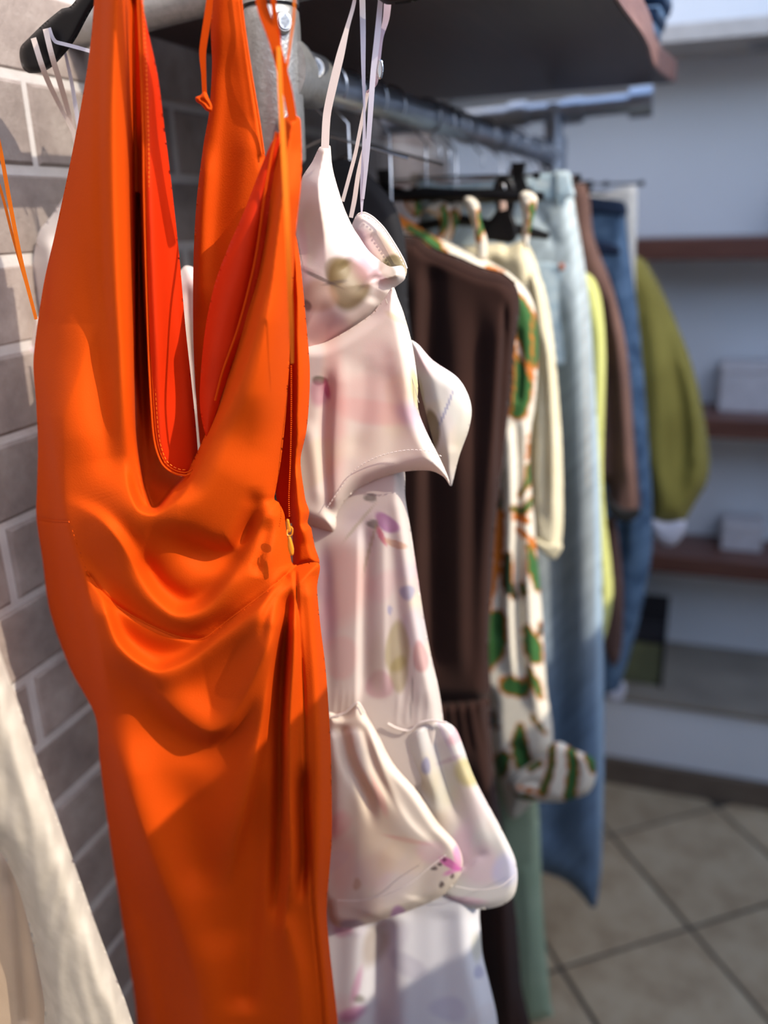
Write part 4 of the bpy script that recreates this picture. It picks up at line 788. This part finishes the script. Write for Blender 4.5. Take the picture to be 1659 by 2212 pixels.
# big black clip in the middle
bc = thing('clip_hanger', 'black clip hanger with a large looped clip in front of the cream knit collar', 'hanger')
c_ = rail_pt(1.40)
m = MB(); hook(m, c_.x, 1.40, c_.z, drop=.03); m.build('hook', m_wire, bc, True)
cloth('clip', [(1078, 380), (1094, 378), (1108, 390), (1115, 412), (1112, 445), (1108, 462), (1114, 478), (1118, 500), (1114, 518), (1100, 526), (1060, 520), (1042, 516), (1046, 490), (1062, 468), (1072, 452), (1066, 430), (1066, 400)], 1.385, m_plastic, bc, .006, .006, 8, step=3)
cloth('price_label', [(1078, 424), (1092, 420), (1094, 452), (1080, 456)], 1.372, fabric('pale_pink_label', rgb(236, 208, 196), rgb(230, 200, 190)), bc, .0005, .0005, 3, step=3, sm=False)
cord('loop_wire', [(1068, 410, 1.378), (1076, 398, 1.378), (1088, 398, 1.378), (1092, 416, 1.378)], .001, m_wire, bc)
cord('bar', [(820, 402, 1.40), (950, 432, 1.40), (1080, 428, 1.40), (1150, 410, 1.40)], .005, m_plastic, bc)
# ------------------------------------------------------------------ light jeans
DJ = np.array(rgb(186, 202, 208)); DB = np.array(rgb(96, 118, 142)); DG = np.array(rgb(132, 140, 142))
def jean_wash_shade(q):  # denim wash mottle, plus shade painted in as grey-blue down the leg
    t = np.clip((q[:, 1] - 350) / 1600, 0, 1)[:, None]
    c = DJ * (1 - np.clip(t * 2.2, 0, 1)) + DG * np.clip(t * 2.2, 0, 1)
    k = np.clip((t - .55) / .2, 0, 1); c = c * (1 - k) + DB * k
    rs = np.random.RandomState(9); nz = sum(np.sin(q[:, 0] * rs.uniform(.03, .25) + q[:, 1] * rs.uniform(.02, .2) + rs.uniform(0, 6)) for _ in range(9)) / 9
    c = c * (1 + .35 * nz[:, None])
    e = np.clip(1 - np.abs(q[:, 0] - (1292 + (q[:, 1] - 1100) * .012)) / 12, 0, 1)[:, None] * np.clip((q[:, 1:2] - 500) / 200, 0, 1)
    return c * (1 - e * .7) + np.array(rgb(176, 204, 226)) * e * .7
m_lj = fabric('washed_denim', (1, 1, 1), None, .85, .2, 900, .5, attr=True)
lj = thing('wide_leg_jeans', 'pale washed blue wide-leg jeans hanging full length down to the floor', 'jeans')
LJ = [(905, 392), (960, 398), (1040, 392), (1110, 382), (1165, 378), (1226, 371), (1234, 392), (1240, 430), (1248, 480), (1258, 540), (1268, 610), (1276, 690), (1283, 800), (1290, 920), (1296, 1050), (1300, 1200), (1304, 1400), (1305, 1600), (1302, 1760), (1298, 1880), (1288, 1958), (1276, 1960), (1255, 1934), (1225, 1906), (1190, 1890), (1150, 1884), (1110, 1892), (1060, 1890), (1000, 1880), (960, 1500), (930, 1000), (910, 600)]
cloth('leg', LJ, 1.60, m_lj, lj, .03, .02, 34, [S([(1180, 560), (1190, 800), (1200, 1100), (1205, 1500), (1190, 1850)], -.016, 26, 30, .2, .05), S([(1230, 560), (1246, 800), (1256, 1100), (1262, 1500), (1262, 1880)], .012, 30, 26, .1, .05), S([(1150, 1300), (1140, 1600), (1120, 1880)], .014, 26, 30, .2, .05), S([(1150, 430), (1170, 470), (1205, 540)], -.004, 12, 12)], 6, col=jean_wash_shade)
m_ljs = fabric('pale_denim_trim', rgb(200, 216, 222), rgb(160, 186, 200), .85, .2, 900, .4, nsc=60)
cloth('waistband', [(905, 392), (960, 398), (1040, 392), (1110, 381), (1165, 376), (1228, 370), (1236, 400), (1240, 426), (1170, 432), (1110, 434), (1040, 440), (960, 442), (908, 436)], 1.567, m_ljs, lj, .004, .004, 8, step=5)
cloth('pocket', [(1150, 568), (1200, 566), (1232, 572), (1240, 620), (1244, 700), (1236, 780), (1196, 790), (1160, 770), (1150, 660)], 1.572, m_ljs, lj, .003, .003, 8, step=5)
cloth('leather_patch', [(1206, 570), (1218, 568), (1221, 582), (1209, 584)], 1.566, solid('tan_leather', rgb(190, 110, 80), .6), lj, .001, .001, 3, step=3, sm=False)
for u in (1140, 1206):
    band('belt_loop', [(u, 366, 1.560, 9), (u + 2, 400, 1.558, 9), (u + 3, 442, 1.562, 9)], m_ljs, lj, .002)
stitches('stitching', [(1240, 430, 1.560), (1256, 560, 1.556), (1262, 700, 1.556), (1266, 860, 1.556), (1270, 1050, 1.556)], fabric('tan_thread', rgb(200, 160, 120)), lj, 7, 5, 2)
clip_hanger('copper wire clip hanger holding the pale wide-leg jeans', 1.60, .165, mat=m_rose, cmat=m_wire, clips=(-.75, .35), name='clip_hanger')

# mint trousers
m_mint = fabric('mint_cotton', rgb(172, 192, 164), rgb(156, 178, 150), .8)
mn = thing('mint_trousers', 'mint green trouser leg reaching the floor below the pale jeans hem', 'trousers')
cloth('leg', [(1060, 1500), (1130, 1520), (1160, 1700), (1168, 1850), (1172, 1960), (1180, 2060), (1190, 2170), (1194, 2195), (1110, 2195), (1080, 1900)], 1.392, m_mint, mn, .012, .012, 26, [S([(1130, 1860), (1140, 2000), (1148, 2190)], .004, 12, 14, .1, .0)], 5)
clip_hanger('wire clip hanger carrying the mint trousers', 1.44, .14, drop=.055)

# ------------------------------------------------------------------ garments at the far end
m_lime = fabric('lime_knit', rgb(206, 208, 130), rgb(190, 192, 112), .85, .4)
lm = thing('lime_jumper', 'pale lime green top, a narrow strip right of the pale jeans', 'jumper')
cloth('sleeve', [(1130, 600), (1240, 588), (1262, 586), (1284, 604), (1297, 640), (1305, 700), (1308, 780), (1305, 900), (1302, 1020), (1308, 1120), (1318, 1200), (1324, 1270), (1318, 1330), (1300, 1400), (1280, 1420), (1180, 1400), (1120, 1000)], 1.70, m_lime, lm, .02, .018, 24, [S([(1288, 640), (1298, 800), (1294, 1000), (1306, 1200)], .006, 10, 8)], 6)
wide_hanger('wire hook and slim hanger holding the pale lime top', 1.70, None, .12, drop=.16, arm=.03)
m_choc = fabric('brown_wool', rgb(104, 76, 66), rgb(84, 60, 54), .85, .5)
jk = thing('brown_jacket', 'brown jacket with a dark sleeve end between the lime top and the dark jeans', 'jacket')
cloth('body', [(1120, 420), (1236, 398), (1262, 396), (1274, 430), (1280, 500), (1294, 545), (1316, 600), (1336, 670), (1352, 740), (1362, 820), (1368, 900), (1374, 980), (1384, 1080), (1380, 1112), (1360, 1126), (1335, 1124), (1315, 1100), (1306, 1040), (1200, 1000)], 1.78, m_choc, jk, .03, .02, 26, [S([(1300, 600), (1312, 800), (1318, 1000), (1326, 1100)], -.02, 18, 14), S([(1330, 680), (1348, 860), (1356, 1060)], .01, 14, 14)], 5)
cloth('sleeve_opening', [(1306, 1050), (1320, 1080), (1350, 1100), (1382, 1098), (1380, 1114), (1360, 1127), (1335, 1124), (1315, 1104)], 1.735, m_black, jk, .004, .004, 8, step=4)
cloth('lower_panel', [(1310, 1120), (1330, 1120), (1345, 1250), (1346, 1360), (1340, 1420), (1322, 1440), (1300, 1380)], 1.80, m_choc, jk, .015, .01, 14, step=5)
wide_hanger('wire hook and slim hanger holding the brown jacket', 1.78, None, .11, drop=.10, arm=.04)
m_dd = fabric('mid_blue_denim', rgb(96, 122, 148), rgb(58, 82, 108), .85, .3, nsc=26, bs=900)
dk = thing('dark_jeans', 'mid blue jeans tapering down to a turned hem, left of the olive sweater', 'jeans')
cloth('leg', [(1180, 440), (1262, 428), (1300, 430), (1346, 438), (1354, 500), (1364, 570), (1376, 660), (1386, 760), (1396, 880), (1404, 1000), (1409, 1100), (1408, 1190), (1396, 1270), (1378, 1350), (1356, 1430), (1334, 1492), (1310, 1504), (1285, 1500), (1240, 1200), (1190, 800)], 1.90, m_dd, dk, .03, .02, 26,
      [S([(1320, 560), (1350, 760), (1366, 980), (1362, 1250)], .012, 18, 14), S([(1300, 560), (1330, 800), (1340, 1100), (1320, 1400)], -.012, 14, 16)], 5)
cloth('waistband', [(1262, 426), (1300, 428), (1348, 436), (1352, 466), (1300, 462), (1262, 458)], 1.868, fabric('navy_denim', rgb(44, 62, 88), rgb(34, 48, 70)), dk, .004, .004, 6, step=4)
cloth('pocket', [(1272, 520), (1310, 524), (1336, 534), (1340, 548), (1310, 548), (1276, 546)], 1.864, fabric('navy_denim_b', rgb(40, 52, 76), rgb(30, 40, 60)), dk, .002, .003, 5, step=4)
cloth('hem', [(1310, 1500), (1334, 1490), (1345, 1470), (1352, 1488), (1344, 1512), (1330, 1516)], 1.885, m_white, dk, .005, .005, 5, step=3)
clip_hanger('thin metal clip hanger with a black end, holding the mid blue jeans', 1.90, .15, clips=(-.5, .55), drop=.045, tilt=.02)
wp = thing('white_jeans', 'off-white jeans, waist showing between the mid blue jeans and olive sweater', 'jeans')
cloth('leg', [(1200, 430), (1300, 418), (1346, 404), (1374, 402), (1376, 440), (1374, 520), (1372, 600), (1374, 720), (1330, 1000), (1220, 1000)], 1.95, fabric('off_white_denim', rgb(232, 226, 212), rgb(218, 210, 196), .85), wp, .02, .015, 20, [S([(1350, 440), (1345, 700), (1335, 980)], -.01, 12, 12)], 6)
clip_hanger('black clip hanger holding the off-white jeans', 1.95, .155, mat=m_plastic, clips=(-.2, .62), sz=1.4, drop=.06)
m_olv = fabric('olive_sweatshirt', rgb(152, 140, 66), rgb(134, 122, 54), .85, .4, 500, .3)
ol = thing('olive_sweatshirt', 'olive green sweatshirt with full sleeve and white cuff at the rack end', 'sweatshirt')
cloth('sleeve', [(1300, 560), (1370, 552), (1392, 562), (1410, 590), (1436, 640), (1462, 700), (1486, 760), (1504, 820), (1518, 880), (1528, 940), (1533, 1000), (1526, 1045), (1506, 1080), (1488, 1110), (1476, 1128), (1440, 1132), (1408, 1126), (1396, 1060), (1340, 900)], 2.0, m_olv, ol, .045, .03, 40,
      [S([(1420, 640), (1462, 800), (1480, 960), (1462, 1100)], -.014, 18, 18), S([(1395, 620), (1415, 800), (1420, 980), (1430, 1110)], .010, 18, 18), S([(1470, 760), (1500, 900), (1500, 1020)], .008, 14, 14)], 5)
cloth('cuff', [(1404, 1120), (1440, 1128), (1480, 1124), (1478, 1150), (1464, 1172), (1446, 1180), (1424, 1170), (1408, 1150)], 1.98, m_white, ol, .018, .015, 16, step=4)
clip_hanger('black clip hanger at the end of the rack above the olive sweatshirt', 2.0, .20, mat=m_plastic, clips=(-.6,), drop=.04)
# spare hooks on the rail
for k, (y, lb) in enumerate(((1.05, 'clear wire hook on the rail just behind the front joint fitting'), (1.16, 'silver wire hook on the rail, second behind the front joint fitting'))):
    t = thing('wire_hanger', lb, 'hanger')
    m = MB(); c = rail_pt(y); hook(m, c.x, y, c.z, .026, .0016, drop=.01); m.build('hook', m_wire, t, True)
    MB().tube([(c.x - .16, y, c.z - .11), (c.x, y, c.z - .055), (c.x + .1, y, c.z - .085)], .0018, 8).build('shoulder_wire', m_wire, t, True)
